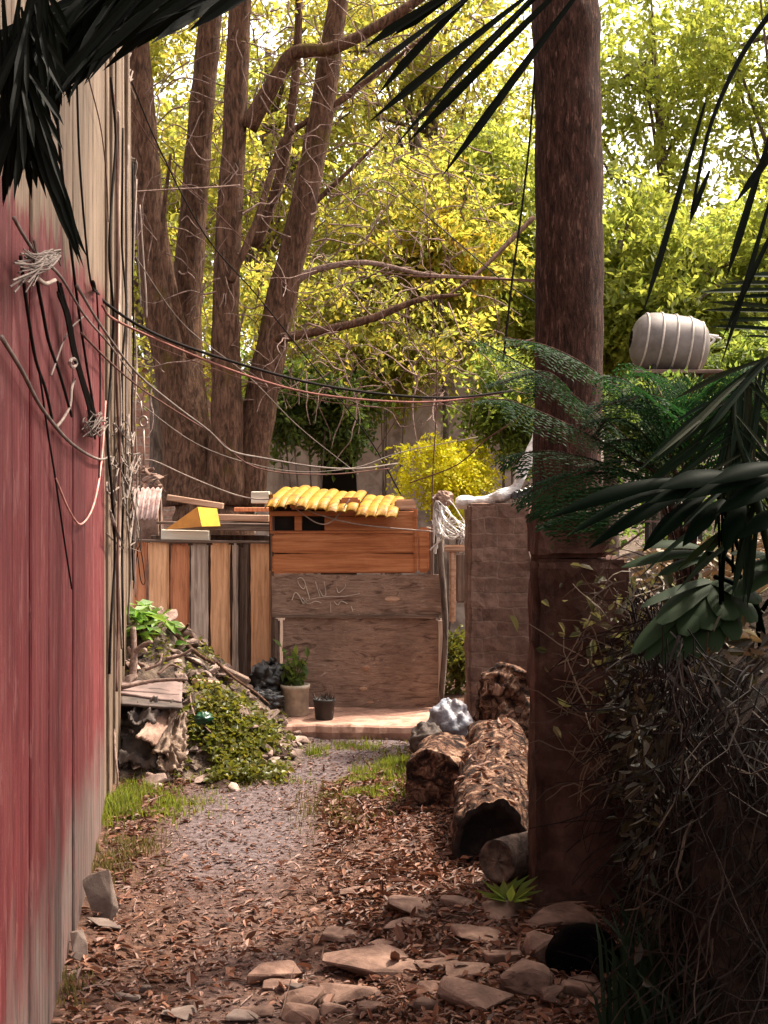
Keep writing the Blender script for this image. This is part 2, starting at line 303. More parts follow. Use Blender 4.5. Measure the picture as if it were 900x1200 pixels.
# ------------------------------------------------------------------ mesh building
class MB:
    def __init__(s): s.v = []; s.f = []; s.n = 0
    def add(s, verts, faces):
        o = s.n
        s.v.extend([tuple(q) for q in verts]); s.n += len(verts)
        s.f.extend([tuple(i + o for i in f) for f in faces]); return s
    def box(s, c, size, rot=(0, 0, 0), jit=0, mat=None):
        m = Matrix.Translation(Vector(c)) @ (mat if mat else Matrix.Rotation(rot[2], 4, 'Z') @ Matrix.Rotation(rot[1], 4, 'Y') @ Matrix.Rotation(rot[0], 4, 'X'))
        b = .004 if min(size) > .02 else 0
        vs = []
        hx, hy, hz = (q / 2 for q in size)
        bb = min(.006, min(hx, hy, hz) * .35)
        # chamfered box: 24 verts
        idx = {}
        for sx in (-1, 1):
            for sy in (-1, 1):
                for sz in (-1, 1):
                    j = Vector((U(-jit, jit), U(-jit, jit), U(-jit, jit))) if jit else Vector((0, 0, 0))
                    for a in range(3):
                        p = [sx * (hx - bb), sy * (hy - bb), sz * (hz - bb)]
                        p[a] = (sx * hx, sy * hy, sz * hz)[a]
                        idx[(sx, sy, sz, a)] = len(vs); vs.append(m @ (Vector(p) + j))
        f = []
        g = lambda x, y, z, a: idx[(x, y, z, a)]
        for sg in (-1, 1):
            q = [(-1, -1), (1, -1), (1, 1), (-1, 1)]
            if sg < 0: q = q[::-1]
            f.append([g(a, b, sg, 2) for a, b in q])
            f.append([g(sg, a, b, 0) for a, b in q])
            f.append([g(b, sg, a, 1) for a, b in q])
        for a_, b_ in ((-1, -1), (-1, 1), (1, -1), (1, 1)):
            f.append([g(a_, b_, -1, 0), g(a_, b_, 1, 0), g(a_, b_, 1, 1), g(a_, b_, -1, 1)])
            f.append([g(-1, a_, b_, 1), g(1, a_, b_, 1), g(1, a_, b_, 2), g(-1, a_, b_, 2)])
            f.append([g(a_, -1, b_, 0), g(a_, 1, b_, 0), g(a_, 1, b_, 2), g(a_, -1, b_, 2)])
        for sx in (-1, 1):
            for sy in (-1, 1):
                for sz in (-1, 1): f.append([g(sx, sy, sz, 0), g(sx, sy, sz, 1), g(sx, sy, sz, 2)])
        return s.add(vs, f)
    def tube(s, pts, rad, sides=8, cap=True, lump=0, lfreq=3, squash=1):
        pts = [Vector(p) for p in pts]; n = len(pts)
        if not hasattr(rad, '__len__'): rad = [rad] * n
        t = [(pts[min(i + 1, n - 1)] - pts[max(i - 1, 0)]).normalized() for i in range(n)]
        up = Vector((0, 0, 1)) if abs(t[0].z) < .9 else Vector((1, 0, 0))
        a = t[0].cross(up).normalized(); vs = []; f = []
        for i in range(n):
            a = (a - t[i] * a.dot(t[i])); a = a.normalized() if a.length > 1e-6 else t[i].orthogonal().normalized()
            b = t[i].cross(a)
            for k in range(sides):
                an = 2 * math.pi * k / sides
                d = a * math.cos(an) + b * math.sin(an) * squash
                r = rad[i]
                if lump:
                    q = pts[i] + d * r
                    r *= 1 + lump * noise.fractal(q * lfreq, .8, 2.2, 4)
                vs.append(pts[i] + d * r)
        for i in range(n - 1):
            for k in range(sides):
                k2 = (k + 1) % sides
                f.append([i * sides + k, i * sides + k2, (i + 1) * sides + k2, (i + 1) * sides + k])
        if cap:
            f.append(list(range(sides))[::-1]); f.append([(n - 1) * sides + k for k in range(sides)])
        return s.add(vs, f)
    def blob(s, c, r, amp=.15, fq=3, seg=28, rings=18, power=1.0, fold=0, seed=0, floor=None):
        c = Vector(c); vs = []; f = []
        for i in range(rings + 1):
            th = math.pi * i / rings
            for k in range(seg):
                ph = 2 * math.pi * k / seg
                d = Vector((math.sin(th) * math.cos(ph), math.sin(th) * math.sin(ph), math.cos(th)))
                q = 1 + amp * noise.fractal(d * fq + Vector((seed * 3.1, seed * 1.7, seed)), .7, 2.1, 4)
                if fold: q += fold * (abs(noise.noise(d * fq * 2.2 + Vector((seed, 5, 2)))) - .25)
                p = Vector((d.x * r[0], d.y * r[1], d.z * r[2])) * q + c
                if floor is not None and p.z < floor: p.z = floor + .002 * math.sin(k)
                vs.append(p)
        for i in range(rings):
            for k in range(seg):
                k2 = (k + 1) % seg
                f.append([i * seg + k, (i + 1) * seg + k, (i + 1) * seg + k2, i * seg + k2])
        return s.add(vs, f)
    def hull(s, c, size, rz=0, tilt=(0, 0), npt=16, seed=None, boxy=.6):
        bm = bmesh.new(); r = random.Random(seed)
        for _ in range(npt):
            p = [r.uniform(-1, 1) for _ in range(3)]
            m = max(abs(q) for q in p); l = math.sqrt(sum(q * q for q in p))
            k = boxy / m + (1 - boxy) / l
            bm.verts.new((p[0] * k * size[0] / 2, p[1] * k * size[1] / 2, p[2] * k * size[2] / 2))
        res = bmesh.ops.convex_hull(bm, input=bm.verts)
        bmesh.ops.delete(bm, geom=[e for e in res['geom_interior'] if isinstance(e, bmesh.types.BMVert)], context='VERTS')
        bmesh.ops.bevel(bm, geom=bm.edges[:], offset=min(size) * .09, segments=1, affect='EDGES')
        bm.verts.index_update()
        m = Matrix.Translation(Vector(c)) @ Matrix.Rotation(rz, 4, 'Z') @ Matrix.Rotation(tilt[0], 4, 'X') @ Matrix.Rotation(tilt[1], 4, 'Y')
        s.add([m @ v.co for v in bm.verts], [[v.index for v in fc.verts] for fc in bm.faces]); bm.free(); return s
    def arr(s, V, Fc):
        V = np.asarray(V); o = s.n
        s.v.extend(map(tuple, V.tolist())); s.n += len(V)
        s.f.extend(map(tuple, (np.asarray(Fc) + o).tolist())); return s
    def build(s, name, mat, parent=None, smooth=False):
        me = bpy.data.meshes.new(name)
        if parent is not None: o0 = ORI[parent.name]
        else:
            V = np.array(s.v); o0 = Vector((float((V[:, 0].min() + V[:, 0].max()) / 2), float((V[:, 1].min() + V[:, 1].max()) / 2), float(V[:, 2].min())))
        V = np.array(s.v, dtype=float) - np.array(o0)
        me.from_pydata(V.tolist(), [], s.f); me.update()
        if smooth:
            me.polygons.foreach_set('use_smooth', [True] * len(me.polygons))
        me.materials.append(M[mat] if isinstance(mat, str) else mat)
        ob = bpy.data.objects.new(name, me); C.objects.link(ob)
        ORI[ob.name] = o0
        if parent is None: ob.location = o0
        else: ob.parent = parent
        return ob
ORI = {}

def tag(o, label, cat, group=None):
    o['label'] = label; o['category'] = cat
    if group: o['group'] = group
    return o
def thing(name, loc, label, cat, group=None):
    o = bpy.data.objects.new(name, None); C.objects.link(o); o.location = loc; o.empty_display_size = .1
    ORI[o.name] = Vector(loc); return tag(o, label, cat, group)
def setting(o, kind='structure'):
    o['kind'] = kind; return o

def spline(pts, n=24):
    """Catmull-Rom through points"""
    pts = [Vector(p) for p in pts]
    if len(pts) == 2: return [pts[0].lerp(pts[1], i / n) for i in range(n + 1)]
    q = [pts[0] * 2 - pts[1]] + pts + [pts[-1] * 2 - pts[-2]]
    out = []; seg = len(pts) - 1; per = max(2, -(-n // seg))
    for i in range(seg):
        p0, p1, p2, p3 = q[i:i + 4]
        for k in range(per):
            t = k / per
            out.append(.5 * ((2 * p1) + (p2 - p0) * t + (2 * p0 - 5 * p1 + 4 * p2 - p3) * t * t + (3 * p1 - p0 - 3 * p2 + p3) * t ** 3))
    out.append(pts[-1]); return out

def norm(a): return a / np.maximum(np.linalg.norm(a, axis=-1, keepdims=True), 1e-9)

def leaves(mb, base, d, nrm, L, W, bend=.15):
    """rhombus leaves: arrays of base points, directions and rough normals"""
    d = norm(d); side = norm(np.cross(d, nrm)); n2 = np.cross(side, d)
    L = np.asarray(L)[:, None] if np.ndim(L) else L; W = np.asarray(W)[:, None] if np.ndim(W) else W
    mid = base + d * L * .45 + n2 * L * bend * .5
    V = np.stack([base, mid + side * W / 2, base + d * L - n2 * L * bend * .3, mid - side * W / 2], 1).reshape(-1, 3)
    N = len(base); Fc = np.arange(N * 4).reshape(N, 4)
    mb.arr(V, Fc)

def leaves6(mb, base, d, nrm, L, W, fold=.3, curl=.2):
    d = norm(d); side = norm(np.cross(d, nrm)); n2 = np.cross(side, d)
    N = len(base); L = (np.ones(N) * L)[:, None]; W = (np.ones(N) * W)[:, None]; c = curl * rng.uniform(-.6, 1.4, (N, 1)) * L; f = fold * W
    a = base + d * L * .3; b = base + d * L * .68
    V = np.stack([base, a + side * W * .46 + n2 * (f - c * .1), b + side * W * .40 + n2 * (f - c * .5), base + d * L - n2 * c, b - side * W * .40 + n2 * (f - c * .5), a - side * W * .46 + n2 * (f - c * .1)], 1).reshape(-1, 3)
    o = np.arange(N)[:, None] * 6
    mb.arr(V, np.concatenate([o + np.array([[0, 1, 2, 3]]), o + np.array([[0, 3, 4, 5]])], 0))

def sprays(mb, centers, radii, ntw, tl, k, L, W, droop=.35, up=.5, seed=None):
    """pinnate twigs scattered through ellipsoid clumps"""
    r = rng
    centers = np.asarray(centers, float); radii = np.asarray(radii, float)
    nc = len(centers); T = nc * ntw
    c = np.repeat(centers, ntw, 0); rd = np.repeat(radii, ntw, 0)
    off = norm(r.normal(size=(T, 3))) * (r.random((T, 1)) ** .45)
    p0 = c + off * rd
    dr = norm(off * .8 + r.normal(size=(T, 3)) * .7 + np.array([0, 0, -.25]))
    ln = tl * r.uniform(.6, 1.3, (T, 1))
    t = (np.arange(k) + .6) / k
    pos = p0[:, None, :] + dr[:, None, :] * (ln * t)[:, :, None] + np.array([0, 0, -1]) * (droop * ln * t ** 2)[:, :, None]
    upv = norm(r.normal(size=(T, 3)) * .6 + np.array([0, 0, 1.0]) * up)
    sd = norm(np.cross(dr, upv))
    sg = np.where(np.arange(k) % 2 == 0, 1, -1)[None, :, None]
    ld = dr[:, None, :] * .55 + sd[:, None, :] * sg * .9 + r.normal(size=(T, k, 3)) * .25 + np.array([0, 0, -.2])
    nn = upv[:, None, :] + r.normal(size=(T, k, 3)) * .45
    s = r.uniform(.7, 1.3, T * k)
    leaves(mb, pos.reshape(-1, 3), ld.reshape(-1, 3), nn.reshape(-1, 3), L * s, W * s)

# ------------------------------------------------------------------ terrain
def px_path(y):
    pts = [(2, -.25), (4, -.45), (6, -.70), (7.3, -.74), (8.4, -.25), (9.2, .0), (12, .0)]
    for (a, xa), (b, xb) in zip(pts, pts[1:]):
        if y <= b: t = max(0, (y - a) / (b - a)); t = t * t * (3 - 2 * t); return xa + (xb - xa) * t
    return 0.0
def heap_h(x, y):
    e = ((x + 1.72) / .80) ** 2 + ((y - 9.0) / 1.15) ** 2
    a = .98 * math.exp(-e * 1.05)
    e2 = ((x + 1.15) / .50) ** 2 + ((y - 8.3) / .60) ** 2
    return max(a, .50 * math.exp(-e2 * 1.1)) - .09
def gh(x, y):
    h = .022 * noise.noise(Vector((x * 2.1, y * 2.1, 3))) + .012 * noise.noise(Vector((x * 6, y * 6, 1)))
    pc = px_path(y); d = abs(x - pc)
    h += .05 * min(1, max(0, d - .35) / .5)
    if y > 9.3: h *= .3
    far = max(0, math.hypot(x, y - 6) - 8)
    h += .25 * noise.noise(Vector((x * .05, y * .05, 8))) * min(1, far / 20)
    return h
def path_w(x, y):
    d = abs(x - px_path(y)); w = .42 if y < 8 else .6
    v = max(0, min(1, 1.35 - d / w))
    lim = .35 + .65 * max(0, min(1, (y - 5.2) / 1.2))
    return v * lim * (1 if y < 9.4 else 0)
def axis(fine_a, fine_b, step, far):
    a = list(np.arange(fine_a, fine_b, step)); s = step
    lo, hi = [], []
    x = fine_a
    while x > -far: s *= 1.25; x -= s; lo.append(x)
    s = step; x = a[-1]
    while x < far: s *= 1.25; x += s; hi.append(x)
    return lo[::-1] + a + hi
xs = axis(-2.2, 2.0, .035, 300); ys = axis(2.6, 10.2, .045, 300)
vs = [(x, y, gh(x, y)) for y in ys for x in xs]
nx = len(xs)
fs = [(j * nx + i, j * nx + i + 1, (j + 1) * nx + i + 1, (j + 1) * nx + i) for j in range(len(ys) - 1) for i in range(nx - 1)]
g = MB().add(vs, fs)
ground = g.build('ground', 'soil', None, True); ground.location = (0, 0, 0)
me = ground.data
o0 = ORI['ground']
for v, q in zip(me.vertices, vs): v.co = q
ORI['ground'] = Vector((0, 0, 0))
at = me.attributes.new('path', 'FLOAT', 'POINT')
at.data.foreach_set('value', [path_w(x, y) for x, y, _ in vs]); setting(ground)

# concrete slab in front of the shed
mb = MB()
pr = []
yb = 11.2; n = 26
front = [(-.98 + 1.45 * i / n, 9.05 + .05 * noise.noise(Vector((i * .5, 2, 0))) - .10 * i / n + (.12 if i < 3 else 0)) for i in range(n + 1)]
vs = []; 
for x, y in front:
    z = .10 + .008 * noise.noise(Vector((x * 5, 0, 4)))
    vs += [(x + .01, y + .02, -.05), (x, y - .012, .05), (x, y, z - .012), (x, y + .014, z), (x, 10.1, .105), (x, yb, .105)]
fs = []
for i in range(n):
    for k in range(5):
        a = i * 6 + k; fs.append((a, a + 6, a + 7, a + 1))
fs.append(tuple(range(6))[::-1]); fs.append(tuple(n * 6 + k for k in range(6)))
mb.add(vs, fs); slab = mb.build('pavement', 'concrete'); setting(slab)

# earth bank on the right
def bank_x(y):
    pts = [(1.5, .66), (3.0, .74), (4.0, .86), (4.6, .94), (5.0, .985), (6.0, 1.12), (9.0, 1.45), (12, 1.6)]
    for (a, xa), (b, xb) in zip(pts, pts[1:]):
        if y <= b: return xa + (xb - xa) * (y - a) / (b - a)
    return pts[-1][1]
prof = [(0, -.08), (0, .15), (.01, .35), (.02, .55), (.035, .75), (.06, .92), (.10, 1.05), (.18, 1.16), (.3, 1.24), (.5, 1.30), (.8, 1.35), (1.2, 1.38), (1.8, 1.42), (2.6, 1.48), (4, 1.6), (7, 1.7), (12, 1.8)]
def bank_pt(y, i):
    a, z = prof[i]
    x = bank_x(y) + a
    q = Vector((x * 3, y * 3, z * 3))
    nz = noise.fractal(q, .8, 2.1, 4)
    return Vector((x + .05 * nz * (1 if i else 0), y + .03 * noise.noise(q + Vector((9, 0, 0))), z + .05 * nz * (i > 4)))
yy = list(np.arange(3.05, 10.0, .07))
vs = [bank_pt(y, i) for y in yy for i in range(len(prof))]; k = len(prof)
fs = [(j * k + i, j * k + i + 1, (j + 1) * k + i + 1, (j + 1) * k + i) for j in range(len(yy) - 1) for i in range(k - 1)]
e0 = [len(vs) + i for i in range(k)]
vs += [Vector((p.x, p.y - .02, -.1)) for p in vs[:k]]
fs += [(e0[i], e0[i + 1], i + 1, i) for i in range(k - 1)]
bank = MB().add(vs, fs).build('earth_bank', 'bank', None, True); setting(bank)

# ------------------------------------------------------------------ left plank wall
def wx(y): return -.414 - .154 * y
wdir = Vector((-.154, 1, 0)).normalized(); wn = Vector((wdir.y, -wdir.x, 0))   # faces the alley
wall = thing('plank_wall', (wx(6), 6, 0), 'tall wall of vertical planks, faded red below and bare whitish wood above, on the left', 'wall')
mb = MB(); y = 1.6
ang = math.atan2(wdir.y, wdir.x)
cuts = [1.6, 2.0, 2.35, 2.72, 3.12, 3.47, 3.9, 4.31, 4.74, 5.25, 5.75, 6.2, 6.6]
for a, b in zip(cuts, cuts[1:]):
    c = (Vector((wx(a), a, 0)) + Vector((wx(b), b, 0))) / 2; w = (Vector((wx(b), b, 0)) - Vector((wx(a), a, 0))).length - .013
    top = 4.75 + U(-.05, .08)
    mb.box(c - wn * (.02 + U(0, .008)) + Vector((0, 0, top / 2)), (w, .03, top), (U(-.002, .002), U(-.002, .002), ang))
mb.build('boards', 'wall', wall)
mb = MB(); y = 6.615
while y < 9.7:
    w = U(.09, .2); b = min(y + w, 9.72)
    c = (Vector((wx(y), y, 0)) + Vector((wx(b), b, 0))) / 2; ww = (Vector((wx(b), b, 0)) - Vector((wx(y), y, 0))).length - .012
    top = 4.75 + U(-.1, .1)
    mb.box(c - wn * U(.0, .035) + Vector((0, 0, top / 2)), (max(ww, .03), .03, top), (U(-.004, .004), U(-.004, .004), ang)); y = b
st = mb.build('bare_strips', 'wall', wall)
MB().box(Vector((wx(5.66), 5.66, 2.3)) - wn * .047, (8.15, .012, 4.6), (0, 0, ang)).build('gap_shade_sheet', 'dark', wall)  # dark sheet added so the gaps between planks look shaded
mb = MB()
for z in (.5, 2.4, 4.4):
    mb.box(Vector((wx(5.7), 5.7, z)) - wn * .075, (8.2, .05, .1), (0, 0, ang))
mb.build('rail', 'w_dark', wall)

def on_wall(px, py, off=.012):
    """point on the wall face seen at photo pixel px"""
    y = 621 / (219 - px) if px < 156 else 9.7
    y = max(1.7, y)
    p = P(px, py, y); return p + wn * off

# ------------------------------------------------------------------ right hand: plaster pillar, big trunk, brick pillar
pil = thing('plaster_pillar', (.78, 5.2, 0), 'dark red-brown plastered pillar standing in front of the thick straight trunk', 'pillar')
def rough_box(x0, x1, y0, y1, z0, z1, name, mat, par, n=26, amp=.008, fq=7, res=.035):
    bm = bmesh.new()
    bmesh.ops.create_cube(bm, size=1)
    for v in bm.verts: v.co = Vector((x0 + (v.co.x + .5) * (x1 - x0), y0 + (v.co.y + .5) * (y1 - y0), z0 + (v.co.z + .5) * (z1 - z0)))
    bmesh.ops.bevel(bm, geom=bm.edges[:], offset=min(.015, (z1 - z0) * .2), segments=2, affect='EDGES')
    for ax, a, b in ((0, x0, x1), (1, y0, y1), (2, z0, z1)):
        m = max(1, int((b - a) / res))
        for i in range(1, m):
            co = Vector((0, 0, 0)); co[ax] = a + (b - a) * i / m; no = Vector((0, 0, 0)); no[ax] = 1
            bmesh.ops.bisect_plane(bm, geom=bm.verts[:] + bm.edges[:] + bm.faces[:], plane_co=co, plane_no=no)
    bm.normal_update()
    for v in bm.verts:
        v.co += v.normal * amp * noise.fractal(v.co * fq, .9, 2.1, 4) * 1.5
    bm.verts.index_update()
    m = MB().add([v.co for v in bm.verts], [[q.index for q in f.verts] for f in bm.faces]); bm.free()
    return m.build(name, mat, par)
rough_box(.593, .955, 5.0, 5.28, -.05, 1.415, 'shaft', 'plaster', pil, amp=.012)
rough_box(.590, .885, 4.998, 5.282, 1.421, 1.60, 'cap', 'plaster', pil, amp=.010)

bp = thing('block_pillar', (.8, 8.8, 0), 'narrow grey-brown pillar of rough blocks with white sheeting on its top', 'pillar')
rough_box(.572, 1.05, 8.6, 9.05, -.05, 1.655, 'shaft', 'brick', bp, amp=.014, fq=5, res=.05)

big = thing('trunk_tree', (.755, 5.3, 0), 'thick straight dark trunk rising from directly behind the plaster pillar', 'tree')
pts = [(.76, 5.32, -.05), (.755, 5.32, .8), (.750, 5.30, 1.5), (.764, 5.28, 2.2), (.762, 5.28, 2.9), (.752, 5.28, 3.55), (.745, 5.28, 3.75), (.74, 5.28, 4.4), (.80, 5.4, 5.6), (.9, 5.7, 7.2)]
sp = spline(pts, 110)
rad = []
for p in sp:
    r = .143 - .004 * (p.z - 1.5)
    r += .010 * math.exp(-((p.z - 3.6) / .10) ** 2) + .007 * math.exp(-((p.z - 2.55) / .05) ** 2)
    rad.append(max(.09, r))
MB().tube(sp, rad, 40, True, .05, 6).build('trunk', 'bark_dark', big, True)
mb = MB(); cl = []; cr = []
for a in range(11):
    an = a * 2.4; rr = U(.9, 2.6)
    e = Vector((.9 + math.cos(an) * rr, 5.9 + math.sin(an) * rr * .9, U(6.3, 8.6)))
    s0 = Vector((.83 + .02 * a * .1, 5.58, 5.2 + a * .17))
    mb.tube(spline([s0, s0.lerp(e, .5) + Vector((U(-.2, .2), U(-.2, .2), .25)), e], 10), list(np.linspace(.055, .012, 11)), 7)
    cl.append(e); cr.append((.85, .85, .55)); cl.append(e.lerp(s0, .35)); cr.append((.6, .6, .4))
mb.build('branches', 'bark_dark', big, True)
mb = MB(); sprays(mb, cl, cr, 19, .45, 11, .13, .055); mb.build('crown', 'lf_green', big)

# ------------------------------------------------------------------ many-stemmed tree behind the fence
YT = 12.6
def tp(px, py, y=YT): return P(px, py, y)
mt = thing('forked_tree', (tp(250, 600).x, YT, 0), 'big grey-brown tree forking into several leaning trunks behind the board fence', 'tree')
def trunk(pts, rads, name='trunk', sides=20, lump=.10, mat='bark_mid'):
    sp = spline(pts, 60); rr = np.interp(np.linspace(0, 1, len(sp)), np.linspace(0, 1, len(rads)), rads)
    return MB().tube(sp, list(rr), sides, True, lump, 2.6).build(name, mat, mt, True)
k = YT / F * .81
trunk([tp(252, 800), tp(250, 700), tp(249, 620), tp(248, 575), tp(249, 545)], [68 * k, 64 * k, 60 * k, 48 * k, 24 * k], 'stump_base', 28, .14)
trunk([tp(228, 590), tp(220, 520), tp(208, 440), tp(190, 360), tp(175, 250), tp(166, 120), tp(150, -60), tp(140, -160)], [46 * k, 38 * k, 32 * k, 27 * k, 22 * k, 19 * k, 16 * k, 12 * k])
trunk([tp(222, 470, YT + .25), tp(218, 380, YT + .35), tp(224, 280, YT + .4), tp(232, 180, YT + .4), tp(243, 60, YT + .4), tp(255, -80, YT + .4), tp(262, -200, YT + .5)], [24 * k, 23 * k, 21 * k, 20 * k, 18 * k, 16 * k, 12 * k])
trunk([tp(262, 590, YT - .15), tp(266, 500, YT - .2), tp(264, 400, YT - .2), tp(266, 300, YT - .2), tp(273, 180, YT - .2), tp(279, 60, YT - .2), tp(284, -60, YT - .2), tp(290, -200, YT - .2)], [30 * k, 23 * k, 20 * k, 19 * k, 17 * k, 17 * k, 15 * k, 12 * k])
trunk([tp(285, 590, YT + .05), tp(300, 500), tp(316, 420), tp(332, 340), tp(352, 260), tp(372, 160), tp(388, 60), tp(402, -40), tp(420, -180)], [30 * k, 25 * k, 23 * k, 22 * k, 20 * k, 18 * k, 16 * k, 14 * k, 10 * k])
def branch(pts, rads, mat='bark_mid', sides=9):
    sp = spline(pts, 30); rr = np.interp(np.linspace(0, 1, len(sp)), np.linspace(0, 1, len(rads)), rads)
    return MB().tube(sp, list(rr), sides, True, .12, 4).build('limb', mat, mt, True)
branch([tp(290, 150, YT - .2), tp(322, 95, YT - .3), tp(345, 62, YT - .35), tp(385, 58, YT - .4), tp(430, 38, YT - .4), tp(490, 0, YT - .4), tp(540, -40, YT - .4)], [14 * k, 11 * k, 10 * k, 9 * k, 8 * k, 7 * k, 5 * k])
branch([tp(300, 290, YT + .5), tp(330, 200, YT + .5), tp(345, 100, YT + .5), tp(350, 20, YT + .5), tp(352, -70, YT + .5)], [9 * k, 8 * k, 7 * k, 6 * k, 5 * k])
branch([tp(320, 398, YT - .1), tp(365, 390, YT - .2), tp(430, 375, YT - .2), tp(490, 352, YT - .2), tp(540, 345, YT - .2)], [8 * k, 6.5 * k, 6 * k, 4.5 * k, 2 * k])
branch([tp(345, 330), tp(375, 315), tp(430, 308), tp(500, 322), tp(570, 326), tp(630, 330)], [7 * k, 5 * k, 4 * k, 3 * k, 2.5 * k, 1.5 * k], 'twig')
branch([tp(340, 270), tp(372, 235), tp(420, 190), tp(450, 160)], [6 * k, 4 * k, 3 * k, 1.5 * k])
branch([tp(383, 130), tp(410, 110), tp(450, 80), tp(500, 40)], [6 * k, 5 * k, 4 * k, 2 * k])
branch([tp(270, 330, YT - .4), tp(300, 260, YT - .3), tp(330, 170, YT), tp(362, 140, YT)], [6 * k, 5 * k, 5 * k, 4 * k])
branch([tp(225, 420, YT - .3), tp(205, 350, YT - .5), tp(190, 280, YT - .5), tp(200, 180, YT - .5)], [7 * k, 6 * k, 4 * k, 2 * k])
branch([tp(625, 255, YT + 1), tp(590, 290, YT + .8), tp(560, 320, YT + .6), tp(520, 350, YT + .4)], [4 * k, 4 * k, 3 * k, 2 * k])
# fine curling dry twigs
mb = MB(); rt = random.Random(5)
for i in range(560):
    px = rt.choice([rt.gauss(270, 70), rt.gauss(380, 70), rt.gauss(480, 70)]); py = rt.uniform(-20, 470)
    if px < 165: px = 165 + rt.random() * 60
    p = tp(px, py, YT + rt.uniform(-.9, .9)); d = Vector((rt.uniform(-1, 1), rt.uniform(-.6, .6), rt.uniform(-1, .6))).normalized()
    pts = [p]; L = rt.uniform(.25, .9); m = 6
    for q in range(m):
        d = (d + Vector((rt.gauss(0, .35), rt.gauss(0, .3), rt.gauss(-.08, .35)))).normalized()
        pts.append(pts[-1] + d * L / m)
    mb.tube(spline(pts, 12), list(np.linspace(rt.uniform(.004, .011), .003, 13)), 4, False)
tw = mb.build('twigs', 'twig', mt); tw['kind'] = 'stuff'
mb = MB(); cl = []; cr = []
for i in range(8):
    cl.append(tp(rt.uniform(140, 460), rt.uniform(-330, -40), YT + rt.uniform(-1.6, 1.8))); cr.append((.8, .8, .5))
for i in range(12):
    cl.append(tp(rt.uniform(170, 560), rt.uniform(20, 420), YT + rt.uniform(.5, 1.6))); cr.append((.4, .4, .3))
sprays(mb, cl, cr, 34, .5, 12, .085, .042); mb.build('crown', 'lf_yellow', mt)

# ------------------------------------------------------------------ trees beyond
def bg_tree(px, Y, pyc, rad_px, label, matn, nclump, ntw, leaf=.10, group='trees beyond the fence', gaps=1.0, trunk_r=.13, name='broadleaf_tree', kk=12):
    c = P(px, pyc, Y); s = Y / F
    t = thing(name, (c.x, Y, 0), label, 'tree', group)
    r = random.Random(int(px * 7 + Y * 13))
    cx, cz = rad_px[0] * s, rad_px[1] * s
    top = Vector((c.x + r.uniform(-.2, .2), Y, c.z + cz * .4))
    mid = Vector((c.x + r.uniform(-.4, .4), Y + r.uniform(-.2, .2), (c.z + 0) * .5))
    MB().tube(spline([Vector((c.x + r.uniform(-.3, .3), Y, -.1)), mid, top], 24), list(np.linspace(trunk_r, trunk_r * .35, 25)), 10, True, .12, 2).build('trunk', 'bark_bg', t, True)
    mb = MB(); cl = []; cr = []
    for i in range(nclump):
        u = norm(np.array([r.gauss(0, 1), r.gauss(0, 1), r.gauss(0, 1)])) * (r.random() ** .4)
        e = c + Vector((u[0] * cx, u[1] * cx * .7, u[2] * cz))
        if e.z < .8: e.z = .8 + r.random()
        cl.append(e); q = r.uniform(.55, 1.1) * .27 * min(cx, cz) + .22; cr.append((q, q, q * .65))
        if i % 2 == 0:
            a = mid.lerp(top, r.random())
            mb.tube(spline([a, a.lerp(e, .55) + Vector((0, 0, .15)), e], 8), list(np.linspace(trunk_r * .32, .012, 9)), 5, False)
    mb.build('limbs', 'bark_bg', t, True)
    mb = MB(); sprays(mb, cl, cr, int(ntw * 1.2), .42, kk, leaf, leaf * .48); mb.build('crown', matn, t)
    return t
bg_tree(150, 16, 200, (130, 250), 'yellow-green tree glimpsed between the wall end and the leftmost leaning trunk', 'lf_yellow', 40, 26)
bg_tree(330, 17.5, 150, (150, 230), 'yellow-leaved tree filling the gaps between the forked trunks', 'lf_yellow', 36, 24)
bg_tree(500, 18.5, 90, (150, 190), 'tall yellow-green tree seen above the palm leaflets, left of the thick trunk', 'lf_yellow', 42, 26)
bg_tree(470, 16, 320, (130, 130), 'leafy yellow-green tree above the lemon yellow shrub', 'lf_yellow', 40, 28)
bg_tree(590, 17, 280, (90, 160), 'fresh green tree just left of the thick straight trunk', 'lf_lime', 36, 28)
bg_tree(760, 20, 90, (120, 190), 'sparse green tree against white sky, right of the thick trunk', 'lf_lime', 30, 24, .12)
bg_tree(900, 19, 60, (120, 160), 'thin-crowned green tree at the top right edge against white sky', 'lf_lime', 24, 24, .12)
bg_tree(740, 16.5, 330, (100, 120), 'dense yellowish green tree behind the grey water tank', 'lf_lime', 42, 30, .11)
bg_tree(880, 16, 340, (130, 130), 'dense light green tree at the right edge behind the water tank', 'lf_lime', 42, 30, .11)
bg_tree(450, 25, 250, (300, 240), 'large far light green tree behind the yellow-green ones', 'lf_lime', 52, 28, .15, trunk_r=.25)
bg_tree(820, 26, 360, (220, 110), 'far low green tree behind the water tank', 'lf_green', 50, 30, .16, trunk_r=.2)
bg_tree(200, 25, 300, (200, 200), 'far light green tree behind the forked trunks', 'lf_lime', 36, 26, .15, trunk_r=.25)
bg_tree(505, 15.2, 300, (50, 40), 'small orange-tinged tree left of the thick trunk', 'lf_orange', 10, 22, .10, trunk_r=.06)
bg_tree(620, 30, 420, (330, 100), 'farthest green tree low on the skyline', 'lf_green', 60, 30, .2, trunk_r=.3)

